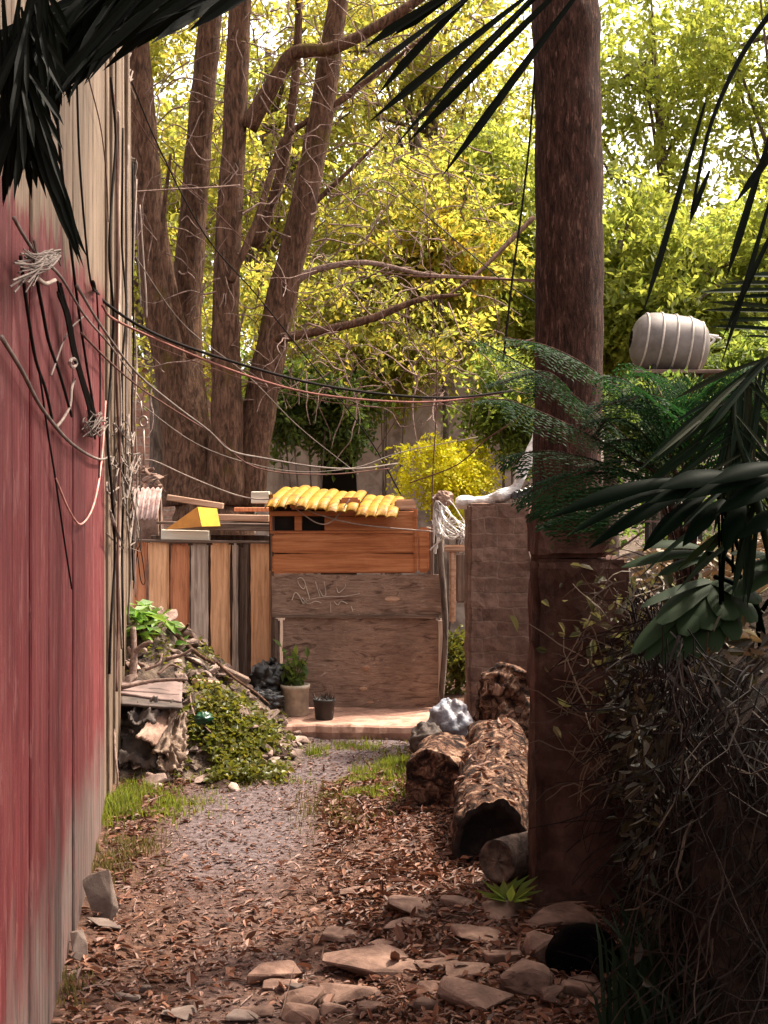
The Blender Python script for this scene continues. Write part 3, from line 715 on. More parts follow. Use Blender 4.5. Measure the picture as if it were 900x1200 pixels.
def shrub(px, Y, pyc, rpx, label, matn, ncl, ntw, leaf, name='leafy_shrub', tl=.3, kk=10, cat='shrub', w=.5):
    c = P(px, pyc, Y); s = Y / F; t = thing(name, (c.x, Y, 0), label, cat)
    r = random.Random(int(px + pyc)); mb = MB(); cl = []; cr = []
    for i in range(ncl):
        u = norm(np.array([r.gauss(0, 1), r.gauss(0, 1), r.gauss(0, 1)])) * (r.random() ** .4)
        e = c + Vector((u[0] * rpx[0] * s, u[1] * rpx[0] * s * .7, u[2] * rpx[1] * s)); cl.append(e)
        q = .28 * min(rpx) * s + .05; cr.append((q, q, q * .75))
        b = Vector((c.x + r.uniform(-.08, .08), Y, 0))
        if i % 5 == 0: mb.tube(spline([b, b.lerp(e, .6) + Vector((0, 0, .1)), e], 8), list(np.linspace(.016, .004, 9)), 5, False)
    mb.build('stems', 'bark_bg', t, True)
    mb = MB(); sprays(mb, cl, cr, ntw, tl, kk, leaf, leaf * w); mb.build('foliage', matn, t); return t
shrub(518, 13.6, 548, (60, 46), 'lemon yellow shrub behind the yellow-roofed shed', 'lf_lemon', 17, 44, .05, tl=.24, kk=12)
shrub(365, 14.3, 470, (62, 55), 'deep green bush between the forked tree and the dark doorway', 'lf_deep', 26, 34, .09)
shrub(450, 14.8, 420, (55, 40), 'yellow-green bush hanging over the worn grey-brown wall', 'lf_yellow', 16, 30, .09)
shrub(600, 14, 470, (50, 60), 'green bush over the white sheeting beside the thick trunk', 'lf_green', 18, 32, .08)
shrub(780, 12.5, 492, (60, 45), 'dark green bush under the water tank', 'lf_deep', 18, 34, .08)
shrub(872, 13.6, 450, (70, 60), 'mid-green bush right of the water tank', 'lf_green', 18, 34, .09)
shrub(540, 11.2, 770, (14, 36), 'small green bush in the gap between shed and block pillar', 'lf_ivy', 10, 26, .05, tl=.15)

# rubble stone wall with dark doorway
sw = thing('stone_wall', (.1, 16.2, 0), 'worn grey-brown wall with a dark doorway behind the shed', 'wall')
def zpy(py, Y): return CH - (py - 600) * Y / F
def xpx(px, Y): return (px - 450) * Y / F
Yw = 16.0
rough_box(xpx(300, Yw), xpx(374, Yw), Yw, Yw + .4, -.05, zpy(470, Yw), 'wall_side', 'stonewall', sw, amp=.03, fq=3, res=.15)
rough_box(xpx(418, Yw), xpx(700, Yw), Yw, Yw + .4, -.05, zpy(440, Yw), 'wall_main', 'stonewall', sw, amp=.03, fq=3, res=.15)
rough_box(xpx(372.5, Yw), xpx(419.5, Yw), Yw + .05, Yw + .35, zpy(490, Yw), zpy(455, Yw), 'lintel', 'w_darkx', sw, amp=.01, res=.15)
MB().box((xpx(396, Yw), Yw + .5, 1.5), (.62, .04, 3.1)).build('doorway_shade', 'dark', sw)  # near-black panel standing in for the shade inside the doorway
pw = thing('brick_house', (xpx(160, 17), 17, 0), 'pale pinkish brick house wall glimpsed behind the wall end', 'house')
rough_box(xpx(60, 17), xpx(260, 17), 17, 17.3, -.05, zpy(430, 17), 'wall', 'pinkbrick', pw, amp=.01, res=.3)
MB().box((xpx(160, 17), 17.1, zpy(426, 17)), (2.6, .7, .09)).build('roof', 'pinkroof', pw)

# ------------------------------------------------------------------ board fence
YF = 10.6
fence = thing('board_fence', (xpx(235, YF), YF, 0), 'fence of mismatched upright boards left of the shed', 'fence')
BD = [(150, 173, 633, 'w_rust'), (173.5, 199, 636, 'w_tan'), (199.5, 223, 637, 'w_rust'), (223.5, 245, 638, 'w_grey'), (247, 271, 637, 'w_tan'),
      (272, 280, 638, 'w_grey'), (285, 293, 636, 'w_dark'), (294, 319, 635, 'w_tan')]
for i, (a, b, t, m) in enumerate(BD):
    z1 = zpy(t, YF); x0, x1 = xpx(a, YF), xpx(b, YF) - .006
    dy = U(-.010, .014); z1 += U(-.012, .012)
    o = rough_box(x0, x1 - .004, YF + dy, YF + dy + .025, 0, z1, 'board', m, fence, amp=.006, fq=5, res=.05)
o = MB().box((xpx(282.5, YF), YF + .06, .65), (.12, .02, 1.3)).build('backing_board', 'w_dark', fence)
MB().box((xpx(235, YF), YF - .03, zpy(634.5, YF)), (1.22, .03, .022), (0, .012, 0)).build('rail', 'w_darkx', fence)
MB().box((xpx(150, YF), YF + .04, .75), (.07, .07, 1.5)).build('post', 'w_dark', fence)
mb = MB()
mb.tube(spline([P(160, 636, YF - .05), P(165, 680, YF - .05), P(170, 680, YF - .05), P(163, 640, YF - .05), P(156, 690, YF - .05)], 20), .004, 5)
tag(mb.build('cable', 'blackrub'), 'thin dark cable loop dangling over the leftmost fence board', 'cable', 'cables and wires')

# clutter lying on the fence top
def plank(px0, px1, py, h, Y, m, label, depth=.16, rot=0, yaw=0, name='plank'):
    x0, x1 = xpx(px0, Y), xpx(px1, Y)
    b = MB().box(((x0 + x1) / 2, Y, zpy(py, Y)), (x1 - x0, depth, h * Y / F), (0, R(rot), R(yaw)))
    return tag(b.build(name, m), label, 'plank', 'planks piled on the fence top')
plank(190, 246, 627, 12, YF + .02, 'w_whitex', 'short whitewashed plank lying on the left of the fence top', .12, 1.5)
plank(205, 318, 617, 9, YF + .10, 'w_darkx', 'long dark weathered plank under the orange and yellow folded card', .2, 1)
plank(250, 316, 607, 8, YF + .2, 'w_tanx', 'pinkish plank right of the folded card on the fence top', .16, 1)
plank(196, 262, 588, 7, YF + .45, 'w_tanx', 'thin greyish plank leaning behind the folded card below the forked tree', .1, 9)
plank(188, 320, 612.5, 3, YF + .34, 'w_darkx', 'broad dark plank lying deepest in the pile on the fence top', .4, 0)
plank(295, 316, 583, 14, YF + .3, 'w_whitex', 'small pale wood block beside the left end of the yellow roof', .12, 0, 0, 'wood_block')
plank(275, 318, 597, 5, YF + .25, 'w_rust', 'thin red-brown plank below the pale wood block', .12, 0)
MB_ = MB().box((xpx(250, YF + .3), YF + .42, .7), (1.1, .05, 1.4)).build('backing_sheet', 'w_dark'); tag(MB_, 'dark weathered sheet standing behind the fence boards', 'sheet')
# folded card, orange left slope and yellow right face
cb = thing('folded_card', P(225, 620, YF), 'folded card with an orange side and a bright yellow side on the fence top', 'card')
a, b, c, d = P(193, 620, YF - .06), P(231, 594, YF - .06), P(258, 617, YF - .09), P(254, 596, YF - .02)
def slabpoly(pts, th, nrm=Vector((0, 1, 0))):
    n = len(pts); v = list(pts) + [p + nrm * th for p in pts]
    f = [tuple(range(n))[::-1] if False else tuple(range(n)), tuple(range(2 * n - 1, n - 1, -1))] + [(i, i + n, (i + 1) % n + n, (i + 1) % n) for i in range(n)]
    return MB().add(v, f)
slabpoly([P(193, 621, YF - .10), P(236, 617, YF - .14), P(231, 594, YF - .10)], .01, Vector((.002, .01, .004)) * 0 + Vector((0, 1, 0))).build('left_side', 'orangecard', cb)
slabpoly([P(236.5, 617, YF - .141), P(258, 616.5, YF - .05), P(254, 596, YF - .02), P(231.5, 594, YF - .10)], .01).build('right_side', 'yellowcard', cb)
# corrugated pinkish sheet and rusty scrap by the wall end
mb = MB(); vs = []; fs = []
Yc = 10.9
for i in range(25):
    for j in range(2):
        vs.append(P(154 + i * 36 / 24, 572 if j == 0 else 608, Yc) + Vector((0, .025 * math.sin(i * 1.6) - j * .25, .012 * math.sin(i * 1.6))))
for i in range(24): fs.append((2 * i, 2 * i + 1, 2 * i + 3, 2 * i + 2))
o = mb.add(vs, fs).build('corrugated_sheet', 'pinkroof', None, True); tag(o, 'pinkish corrugated roofing piece between the wall end and the forked tree', 'roof sheet')
sm = o.modifiers.new('thick', 'SOLIDIFY'); sm.thickness = .008
mb = MB()
for i in range(26): mb.hull(P(U(156, 188), U(548, 574), 11.2 + U(-.1, .1)), (U(.04, .12), U(.04, .1), U(.03, .09)), U(0, 3), (U(-.5, .5), U(-.5, .5)), 12, i)
mb.hull(P(172, 700, 11.2), (.28, .25, 1.95), 0, (0, 0), 30, 77, .9)
tag(mb.build('scrap_pile', 'card'), 'brown scrap heaped behind the pinkish corrugated sheet', 'scrap')

# ------------------------------------------------------------------ shed
YS = 9.75
zs = .105
shed = thing('wooden_shed', (xpx(418, YS), YS, zs), 'ramshackle wooden shed with a yellow tiled roof and orange planks', 'shed')
def sbox(name, px0, px1, py0, py1, m, dy=0, th=.022, rot=0):
    x0, x1 = xpx(px0, YS), xpx(px1, YS); z0, z1 = zpy(py1, YS), zpy(py0, YS)
    if rot or x1 - x0 < .03: return MB().box(((x0 + x1) / 2, YS + dy + th / 2, (z0 + z1) / 2), (x1 - x0, th, z1 - z0), (0, R(rot), 0)).build(name, m, shed)
    return rough_box(x0, x1, YS + dy, YS + dy + th, z0, z1, name, m, shed, amp=.0045 if name != 'interior_shade' else .001, fq=6, res=.05)
zb = 600 + (CH - zs) * F / YS       # pixel row of the shed's foot
sbox('plank', 318.5, 489, 649.2, 672, 'w_orange', 0)
sbox('plank', 318, 488, 626, 648.6, 'w_orange', .004)
# top plank with the two dark holes: pieces round the openings
tp_ = MB()
for a, b, c, d in ((316, 488, 622, 625.4), (316, 319, 605, 621.8), (345, 354, 605, 621.8), (380, 488, 605, 621.8), (316, 488, 599, 604.8)):
    x0, x1, z0, z1 = xpx(a, YS), xpx(b, YS), zpy(d, YS), zpy(c, YS)
    tp_.box(((x0 + x1) / 2, YS + .012, (z0 + z1) / 2), (x1 - x0 - .002, .022, z1 - z0))
tp_.build('pierced_plank', 'w_orange', shed)
sbox('interior_shade', 314, 486, 590, 672, 'dark', .10, .02)  # near-black sheet imitates the shade seen through the holes
sbox('upright', 489.6, 503, 618, 671, 'w_orange', -.006)
sbox('upright', 484.5, 489.3, 594, 671, 'w_orange', -.012)
sbox('top_block', 462, 487, 585, 598, 'w_tanx', .02, .03)
sbox('fascia', 340, 396, 587.5, 597, 'w_rust', -.02)
sbox('fascia', 398, 422, 583, 601, 'w_orange', -.05, .03)
usheet = sbox('upper_sheet', 319, 519, 673, 722, 'ply', -.012, .016)
sbox('lower_sheet', 331.5, 513.5, 724.5, zb - 1, 'ply', -.006, .016)
sbox('batten', 319.5, 515, 720.5, 724, 'w_darkx', -.03, .015, .25)
sbox('side_post', 320, 328, 725, zb - .5, 'w_dark', -.02, .05)
sbox('side_post', 513.8, 520, 725, zb - .5, 'w_grey', -.02, .05)
mb = MB().tube(spline([P(516, zb, YS - .06), P(522, 740, YS - .07), P(517, 660, YS - .06), P(513, 600, YS - .06), P(510, 580, YS - .05)], 20), .022, 8, True, .15, 6)
mb.build('pole', 'bark_bg', shed, True)
sbox('jamb', 529, 537, 645, 735, 'w_tanx', .3, .05)
sbox('header', 522, 548, 640, 648, 'w_tanx', .28, .05)
sbox('side_board', 538, 551, 650, 712, 'w_dark', .5, .04)
# light patches knocked into the sheet
mb = MB()
for px, py, w, h in ((460, 702, 17, 6), (429, 783, 9, 6), (426, 807, 9, 4), (434, 823, 8, 3)):
    mb.blob(P(px, py, YS - .012), (w / 2 * YS / F, .003, h / 2 * YS / F), .3, 2, 14, 8)
mb.build('bare_patch', 'w_tanx', shed)
# roof: row of rounded yellow tiles, slightly arched, eave towards the viewer
mb = MB(); nt_ = 13
for i in range(nt_):
    a = 315 + i * 150 / nt_; w = 150 / nt_ * YS / F
    arch = 575 + 3.0 * math.cos((i / (nt_ - 1) - .3) * 3.2) * -1 + i * .75
    x = xpx(a + 150 / nt_ / 2, YS); z = zpy(arch + 14, YS) + U(-.012, .012)
    vs = []; fs = []
    for j, (dy, dz) in enumerate(((-.20, -.055), (-.02, .012), (.25, .06), (.5, .10))):
        for q in range(9):
            t = math.pi * q / 8
            vs.append((x - math.cos(t) * w * .58 + .10 * (dy + .1), YS + dy + U(-.012, .012) * (j == 0), z + dz + math.sin(t) * w * (.30 + .05 * math.sin(i * 2.7)) + .006 * math.sin(i * 4.1)))
    for j in range(3):
        for q in range(8): fs.append((j * 9 + q, j * 9 + q + 1, j * 9 + q + 10, j * 9 + q + 9))
    mb.add(vs, fs)
rf = mb.build('roof', 'yellow', shed, True); rf.modifiers.new('thick', 'SOLIDIFY').thickness = .008
sbox('gable_tile', 315, 320.5, 577, 601, 'yellow', -.06, .08)
# side walls so the shed has depth
MB().box((xpx(317, YS) + .01, YS + .6, .85), (.03, 1.1, 1.45)).build('side_wall', 'w_dark', shed)
MB().box((xpx(505, YS) + .01, YS + .6, .80), (.03, 1.1, 1.35)).build('side_wall', 'w_dark', shed)
# illegible chalk scrawl
mb = MB()
def stroke(pts, r=.009):
    q = [P(300 + (x / 900 * 260 - 20), 540 + y / 1073 * 310, YS - .014) for x, y in pts]
    mb.tube(spline(q, 18), r, 5, True, 0, 1, .5)
for s_ in ([(215, 565), (228, 535), (245, 548), (262, 580), (275, 560)], [(238, 478), (255, 476), (270, 500), (262, 520), (245, 505), (238, 485)], [(270, 505), (285, 560), (262, 575)],
           [(310, 490), (322, 530), (330, 555)], [(345, 490), (352, 540), (340, 548), (325, 520)], [(260, 575), (300, 560), (360, 552), (430, 550), (490, 540)],
           [(395, 515), (405, 535), (428, 515), (432, 500)], [(370, 575), (372, 615)], [(385, 570), (400, 585), (415, 570), (440, 580)], [(455, 590), (462, 612)], [(255, 555), (280, 580), (310, 570), (335, 578)]):
    stroke(s_)
gr = mb.build('graffiti', 'chalk', usheet); gr['label'] = 'pale chalk scrawl on the upper plywood sheet'
# white sheet and cable knot over the gap right of the shed
mb = MB()
sp = spline([P(538, 590, 8.9), P(560, 588, 8.8), P(585, 583, 8.75), P(603, 572, 8.75), P(613, 550, 8.75), P(624, 525, 8.75), P(634, 505, 8.8)], 40)
mb.tube(sp, [.052 + .008 * math.sin(i * .5) for i in range(len(sp))], 28, True, .30, 11, .75)
tag(mb.build('rolled_sheeting', 'whitesheet', None, False), 'crumpled white sheeting rolled along the block pillar top', 'sheeting')
mb = MB()
rk = random.Random(4)
for i in range(20):
    pts = [P(rk.uniform(503, 520), rk.uniform(575, 650), 9.5), P(rk.uniform(510, 530), rk.uniform(585, 630), 9.45), P(rk.uniform(520, 545), rk.uniform(605, 632), 9.3), P(rk.uniform(540, 556), rk.uniform(612, 640), 9.1)]
    mb.tube(spline(pts, 14), rk.uniform(.003, .008), 5)
tag(mb.build('root_tangle', 'whitesheet'), 'pale tangle of dry stems hung between shed post and block pillar', 'stems')
mb = MB().blob(P(520, 585, 9.5), (.07, .06, .06), .4, 3, 20, 12); tag(mb.build('tan_rag', 'card'), 'tan rag knotted on the shed corner pole', 'rag')
mb = MB()
for i in range(5):
    mb.box(P(603 + i * 5.5, 581 - i * 2, 8.68), (.03, .12, .06), (0, .3, 0))
tag(mb.build('cable_clamp', 'black'), 'black ribbed clamp on the block pillar top beside the trunk', 'clamp')

# ------------------------------------------------------------------ things on the slab
def bag(px, py, r, Y, label, m='black', seed=1, name='rubbish_bag'):
    c = P(px, py, Y); t = thing(name, (c.x, Y, c.z - r[2]), label, 'bag', 'black rubbish bags' if m == 'black' else None)
    sk = MB().blob(c, r, .22, 2.2, 48, 34, 1, .30 if m == 'black' else .10, seed, max(.09, c.z - r[2] * .92)).build('sack', m, t, True)
    if m == 'black':
        mb = MB(); top = c + Vector((.02, 0, r[2] * .85))
        mb.tube([top, top + Vector((0, -.01, .03)), top + Vector((.01, -.02, .045))], [.03, .014, .03], 10, True, .3, 20); mb.build('knot', m, sk, True)
    return t
bag(316, 800, (.15, .15, .155), 9.55, 'upright black rubbish bag leaning on the shed corner', seed=1)
bag(306, 820, (.15, .13, .09), 9.3, 'lower slumped black rubbish bag in front, beside the ivy mound', seed=4)
def pot(px, py0, py1, wt, wb, Y, m, label, name, plant=None):
    zb_ = .102; z0 = P(px, py1, Y).z; z1 = P(px, py0, Y).z; cx = xpx(px, Y)
    h = z1 - z0; t = thing(name, (cx, Y, zb_), label, 'pot')
    mb = MB(); vs = []; fs = []; S = 28
    pr = [(wb * .92, 0), (wb, .01), (wb + (wt - wb) * .88, h * .86), (wt * 1.04, h * .87), (wt * 1.05, h), (wt * .97, h), (wt * .93, h * .88), (.001, h * .86)]
    for r_, z in pr:
        for k in range(S): vs.append((cx + r_ * math.cos(2 * math.pi * k / S), Y + r_ * math.sin(2 * math.pi * k / S), zb_ + z))
    for i in range(len(pr) - 1):
        for k in range(S): fs.append((i * S + k, i * S + (k + 1) % S, (i + 1) * S + (k + 1) % S, (i + 1) * S + k))
    mb.add(vs, fs).build('container', m, t, True); return t, Vector((cx, Y, zb_ + h * .88))
t, top = pot(346, 797, 833, .105, .098, 9.45, 'bucket', 'dirty white bucket planter with a small leafy plant', 'bucket_planter')
mb = MB(); st_ = MB()
rp = random.Random(3)
for i in range(12):
    e = top + Vector((rp.uniform(-.16, .10), rp.uniform(-.08, .08), rp.uniform(.08, .30)))
    st_.tube(spline([top + Vector((rp.uniform(-.04, .04), 0, 0)), top.lerp(e, .5) + Vector((0, 0, .04)), e], 6), .004, 4, False)
    B = np.array([list(top.lerp(e, q)) for q in np.linspace(.3, 1, 5)]); leaves(mb, B, rng.normal(size=(5, 3)) + np.array([0, 0, -.2]), rng.normal(size=(5, 3)) * .5 + np.array([0, -.4, 1]), .10, .045)
st_.build('stems', 'lf_deep', t); mb.build('foliage', 'lf_deep', t)
t, top = pot(380, 812, 836, .078, .065, 9.25, 'blackpot', 'small round black pot beside the white bucket', 'black_pot')
mb = MB()
B = np.repeat(np.array([list(top)]), 26, 0) + rng.normal(size=(26, 3)) * np.array([.04, .04, .005]); leaves(mb, B, rng.normal(size=(26, 3)) * .6 + np.array([0, 0, 1]), rng.normal(size=(26, 3)), .07, .012)
ds_ = mb.build('dry_stalks', 'darkrag', t); ds_['kind'] = 'stuff'

# ------------------------------------------------------------------ rubbish heap on the left
mb = MB(); hx = np.arange(-2.3, -.2, .03); hy = np.arange(7.0, 10.5, .04); vs = []
for y in hy:
    for x in hx:
        h = heap_h(x, y); q = Vector((x * 5, y * 5, 0))
        z = h + .06 * noise.fractal(q, .7, 2.1, 4) * max(0, min(1, h * 4 + .3))
        vs.append((x, y, z if h > -.03 else min(z, -.05)))
k = len(hx); fs = [(j * k + i, j * k + i + 1, (j + 1) * k + i + 1, (j + 1) * k + i) for j in range(len(hy) - 1) for i in range(k - 1)]
hp = MB().add(vs, fs).build('rubbish_mound', 'heap', None, True); setting(hp, 'structure')
def hz(x, y): return max(gh(x, y), heap_h(x, y))
mb = MB(); rr = random.Random(9)
for i in range(520):
    x = rr.uniform(-2.0, -.55); y = rr.uniform(7.3, 9.8)
    if heap_h(x, y) < .0 and rr.random() < .75: continue
    s = rr.uniform(.025, .10) * (1 if rr.random() < .85 else 1.6)
    mb.hull((x, y, hz(x, y) + s * .15), (s * 1.4, s, s * rr.uniform(.3, .7)), rr.uniform(0, 6), (rr.uniform(-.6, .6), rr.uniform(-.6, .6)), 10, i)
o = mb.build('rubble', noise_mat('rubble_bits', [(.3, (.10, .062, .048)), (.5, (.20, .135, .11)), (.75, (.33, .245, .21))], (1, 1, 1), 8, 7, .9, .6, .45)); setting(o, 'stuff')

def sheet(corners, label, m, name, amp=.03, fq=4, th=.012, n=22, fold=0, seed=0, cat='scrap', group=None):
    a, b, c, d = (Vector(q) for q in corners); vs = []; fs = []
    nrm = (b - a).cross(d - a).normalized()
    for j in range(n + 1):
        for i in range(n + 1):
            u, v = i / n, j / n
            p = a.lerp(b, u).lerp(d.lerp(c, u), v)
            q = Vector((u * fq, v * fq, seed))
            p = p + nrm * (amp * noise.fractal(q, .8, 2, 3) + fold * math.sin(u * 9 + 2 * v + seed)) 
            e = min(u, 1 - u, v, 1 - v)
            if e < .02: p = p + Vector((noise.noise(q * 4), 0, noise.noise(q * 4 + Vector((3, 3, 3))))) * amp * .6
            vs.append(p)
    for j in range(n):
        for i in range(n): fs.append((j * (n + 1) + i, j * (n + 1) + i + 1, (j + 1) * (n + 1) + i + 1, (j + 1) * (n + 1) + i))
    o = MB().add(vs, fs).build(name, m, None, True)
    s = o.modifiers.new('thick', 'SOLIDIFY'); s.thickness = th
    return tag(o, label, cat, group)
sheet([P(138, 812, 7.9), P(213, 822, 7.8), P(214, 800, 8.3), P(140, 788, 8.45)], 'flat mauve board near the top of the rubbish heap', 'mauve', 'scrap_board', .006, 2, .015)
sheet([P(142, 825, 7.7), P(214, 829, 7.65), P(213, 822, 7.85), P(140, 811, 8.0)], 'dark edge board under the mauve board on the heap', 'darkrag', 'scrap_board', .006, 2, .015)
sheet([P(160, 862, 7.45), P(182, 872, 7.45), P(208, 836, 7.75), P(190, 826, 7.8)], 'pinkish cardboard flap on the rubbish heap', 'card', 'cardboard_flap', .02, 3, .01, seed=2)
sheet([P(178, 880, 7.5), P(217, 892, 7.5), P(219, 838, 7.75), P(200, 835, 7.75)], 'crumpled tan rag hanging down the front of the heap', 'rag', 'crumpled_rag', .05, 4, .01, fold=.018, seed=5)
sheet([P(150, 842, 7.6), P(180, 850, 7.6), P(200, 822, 7.8), P(165, 820, 7.8)], 'dark crumpled cloth above the pinkish cardboard flap', 'darkrag', 'dark_cloth', .05, 3, .01, fold=.02, seed=8)
sheet([P(136, 890, 7.5), P(182, 902, 7.5), P(190, 868, 7.7), P(146, 862, 7.75)], 'black crumpled cloth low at the left of the heap', 'darkrag', 'dark_cloth', .06, 3, .01, fold=.02, seed=11)
sheet([P(186, 900, 7.45), P(214, 905, 7.45), P(214, 880, 7.55), P(190, 872, 7.6)], 'small brown rag at the foot of the heap', 'rag', 'crumpled_rag', .05, 3, .01, fold=.015, seed=14)
sheet([P(158, 775, 8.6), P(178, 780, 8.6), P(182, 757, 8.7), P(163, 752, 8.75)], 'upright tan cardboard scrap beside the forked stick', 'card', 'cardboard_flap', .01, 3, .01, seed=21)
mb = MB().blob(P(238, 842, 7.72), (.055, .05, .036), .3, 3, 30, 20, 1, .5, 3); 
tag(mb.build('green_bag', 'green', None, True), 'small bright green plastic bag in the rubbish heap', 'bag')
def stick(pts, r, label, m='twig', name='stick', extra=None):
    mb = MB(); sp = spline(pts, 14); mb.tube(sp, list(np.linspace(r, r * .6, len(sp))), 8, True, .15, 12)
    for e in extra or []:
        sp = spline(e, 8); mb.tube(sp, list(np.linspace(r * .75, r * .4, len(sp))), 7, True, .15, 12)
    return tag(mb.build(name, m, None, True), label, 'stick', 'sticks on the rubbish heap')
stick([P(155, 795, 8.25), P(157, 765, 8.3), P(156, 735, 8.35)], .028, 'stout upright forked stick at the heap top by the wall', extra=[[P(157, 765, 8.3), P(168, 756, 8.28), P(178, 752, 8.25)], [P(157, 772, 8.3), P(150, 758, 8.3)]])
stick([P(140, 806, 7.95), P(180, 798, 8.0), P(220, 796, 8.0)], .016, 'long pale stick lying across the mauve board')
stick([P(195, 772, 8.4), P(212, 768, 8.4), P(226, 760, 8.4)], .014, 'short pale stick pointing right above the mauve board')
stick([P(198, 735, 8.8), P(215, 752, 8.75), P(234, 768, 8.7), P(252, 778, 8.7)], .02, 'dark sloping branch from the leafy plant down the heap', 'bark_mid', extra=[[P(208, 744, 8.8), P(216, 738, 8.75), P(221, 731, 8.7)]])
stick([P(254, 776, 8.8), P(275, 795, 8.7), P(300, 812, 8.6), P(316, 826, 8.5)], .012, 'thin brown branch sloping down towards the rubbish bags', 'bark_mid')
stick([P(170, 785, 8.2), P(186, 778, 8.2), P(190, 766, 8.25)], .011, 'short curved stick beside the cardboard scrap')
stick([P(185, 790, 8.1), P(200, 779, 8.15), P(214, 784, 8.1)], .010, 'thin bent stick just above the mauve board')
stick([P(222, 812, 8.2), P(228, 838, 7.9), P(247, 858, 7.6)], .006, 'thin pale stem curving past the green bag')
stick([P(133, 828, 7.4), P(135, 880, 7.2), P(138, 912, 7.1), P(136, 928, 7.1)], .007, 'pale root hanging beside the plank wall foot')
# rubble boards seen from side
plank(255, 292, 790, 7, 8.9, 'w_darkx', 'grey slat lying on the heap below the dark branch', .08, 25)['group'] = 'boards on the rubbish heap'
plank(225, 258, 800, 6, 8.5, 'w_tanx', 'short tan slat on the heap left of the ivy', .07, 8)['group'] = 'boards on the rubbish heap'

# broad-leaved plant on top of the heap
t = thing('broadleaf_plant', (xpx(175, 8.9), 8.9, hz(xpx(175, 8.9), 8.9)), 'bright green broad-leaved plant on top of the rubbish heap by the wall', 'plant')
mb = MB(); st_ = MB(); rp = random.Random(12)
for i in range(34):
    b = P(rp.uniform(150, 205), rp.uniform(740, 775), 8.9 + rp.uniform(-.2, .2)); u = rp.random()
    e = P(148 + 66 * u + rp.uniform(-4, 4), 706 + 36 * u + rp.uniform(-8, 34), 8.8 + rp.uniform(-.25, .2))
    st_.tube(spline([b, b.lerp(e, .5) + Vector((0, 0, .03)), e], 6), .005, 4, False)
    n = 4; B = np.repeat(np.array([list(e)]), n, 0); D = rng.normal(size=(n, 3)) * np.array([1, .7, .35]) + np.array([.15, -.3, -.15])
    leaves(mb, B, D, rng.normal(size=(n, 3)) * .35 + np.array([0, -.35, 1]), .15, .065)
st_.build('stems', 'lf_green', t); mb.build('foliage', leaf_mat('broad_leaf', [(.07, .16, .03), (.12, .22, .04), (.22, .30, .07)], [(.2, .4, .04), (.32, .48, .06)], .35, .35, .5), t)
# ivy and ground cover on the heap
def scatter(mb, n, fx, L, W, flat=.5, lift=.0, hf=None):
    B = []; 
    while len(B) < n:
        x, y = fx(); B.append((x, y, (hf or hz)(x, y) + lift * random.random() + .004))
    B = np.array(B); D = rng.normal(size=(n, 3)) * np.array([1, 1, flat]); Nn = rng.normal(size=(n, 3)) * .5 + np.array([0, -.15, 1])
    s = rng.uniform(.6, 1.4, n); leaves6(mb, B, D, Nn, L * s, W * s)
def ivy_xy():
    while True:
        x = random.gauss(-.90, .19); y = random.gauss(7.9, .26)
        k = noise.noise(Vector((x * 4, y * 4, 2)))
        if -1.3 < x < -.58 and 7.45 < y < 9.0 and k > -.25: return x, y
def ivy2():
    while True:
        x = U(-1.7, -.7); y = U(8.2, 9.6)
        if noise.noise(Vector((x * 5, y * 5, 6))) > .05: return x, y
mb = MB(); scatter(mb, 3000, ivy_xy, .036, .030, .5, .09); scatter(mb, 650, ivy2, .035, .028, .5, .05)
setting(mb.build('ivy', 'lf_ivy'), 'stuff')
# grass
def grass(mb, n, fx, hmin, hmax, w=.006, lean=.45, hf=None):
    for _ in range(n):
        x, y = fx(); z = (hf or hz)(x, y) - .005; h = U(hmin, hmax); a = U(0, 6.28); l = U(.1, lean) * h
        d = Vector((math.cos(a), math.sin(a), 0)); s = Vector((-d.y, d.x, 0)) * w / 2
        b = Vector((x, y, z)); m = b + d * l * .35 + Vector((0, 0, h * .6)); e = b + d * l + Vector((0, 0, h))
        mb.add([b - s, b + s, m + s * .8, m - s * .8, e], [(0, 1, 2, 3), (3, 2, 4)])
def patch(cx, cy, sx, sy, th=-.2, x0=-9):
    def f():
        while True:
            x = random.gauss(cx, sx); y = random.gauss(cy, sy)
            if x > x0 and noise.noise(Vector((x * 5, y * 5, 11))) > th: return x, y
    return f
gp = lambda px, py: (xpx(px, F * CH / (py - 600)), F * CH / (py - 600))
mb = MB()
a = gp(160, 945); grass(mb, 1500, patch(a[0], a[1], .17, .22, -.2, -1.47), .02, .065)
a = gp(135, 955); grass(mb, 700, patch(a[0], a[1], .07, .22, -.5, -1.47), .04, .11)
a = gp(430, 930); grass(mb, 1500, patch(a[0] + .02, a[1] + .1, .09, .30, -.05), .02, .06)
a = gp(465, 905); grass(mb, 900, patch(a[0], a[1], .06, .2), .03, .085)
a = gp(425, 876); grass(mb, 450, patch(a[0], a[1], .14, .12, 0), .015, .05)
a = gp(370, 884); grass(mb, 160, patch(a[0], a[1], .04, .08), .02, .09)
a = gp(295, 915); grass(mb, 400, patch(a[0], a[1], .2, .10), .02, .05)
setting(mb.build('grass', 'lf_grass'), 'stuff')
mb = MB(); a = gp(140, 1005); grass(mb, 900, patch(a[0], a[1], .09, .26, -.1, -1.36), .015, .06)
a = gp(85, 1170); grass(mb, 120, patch(a[0], a[1], .04, .08, -.9), .02, .06)
a = gp(400, 950); grass(mb, 600, patch(a[0], a[1], .12, .3), .02, .07)
setting(mb.build('dry_grass', 'lf_dry'), 'stuff')

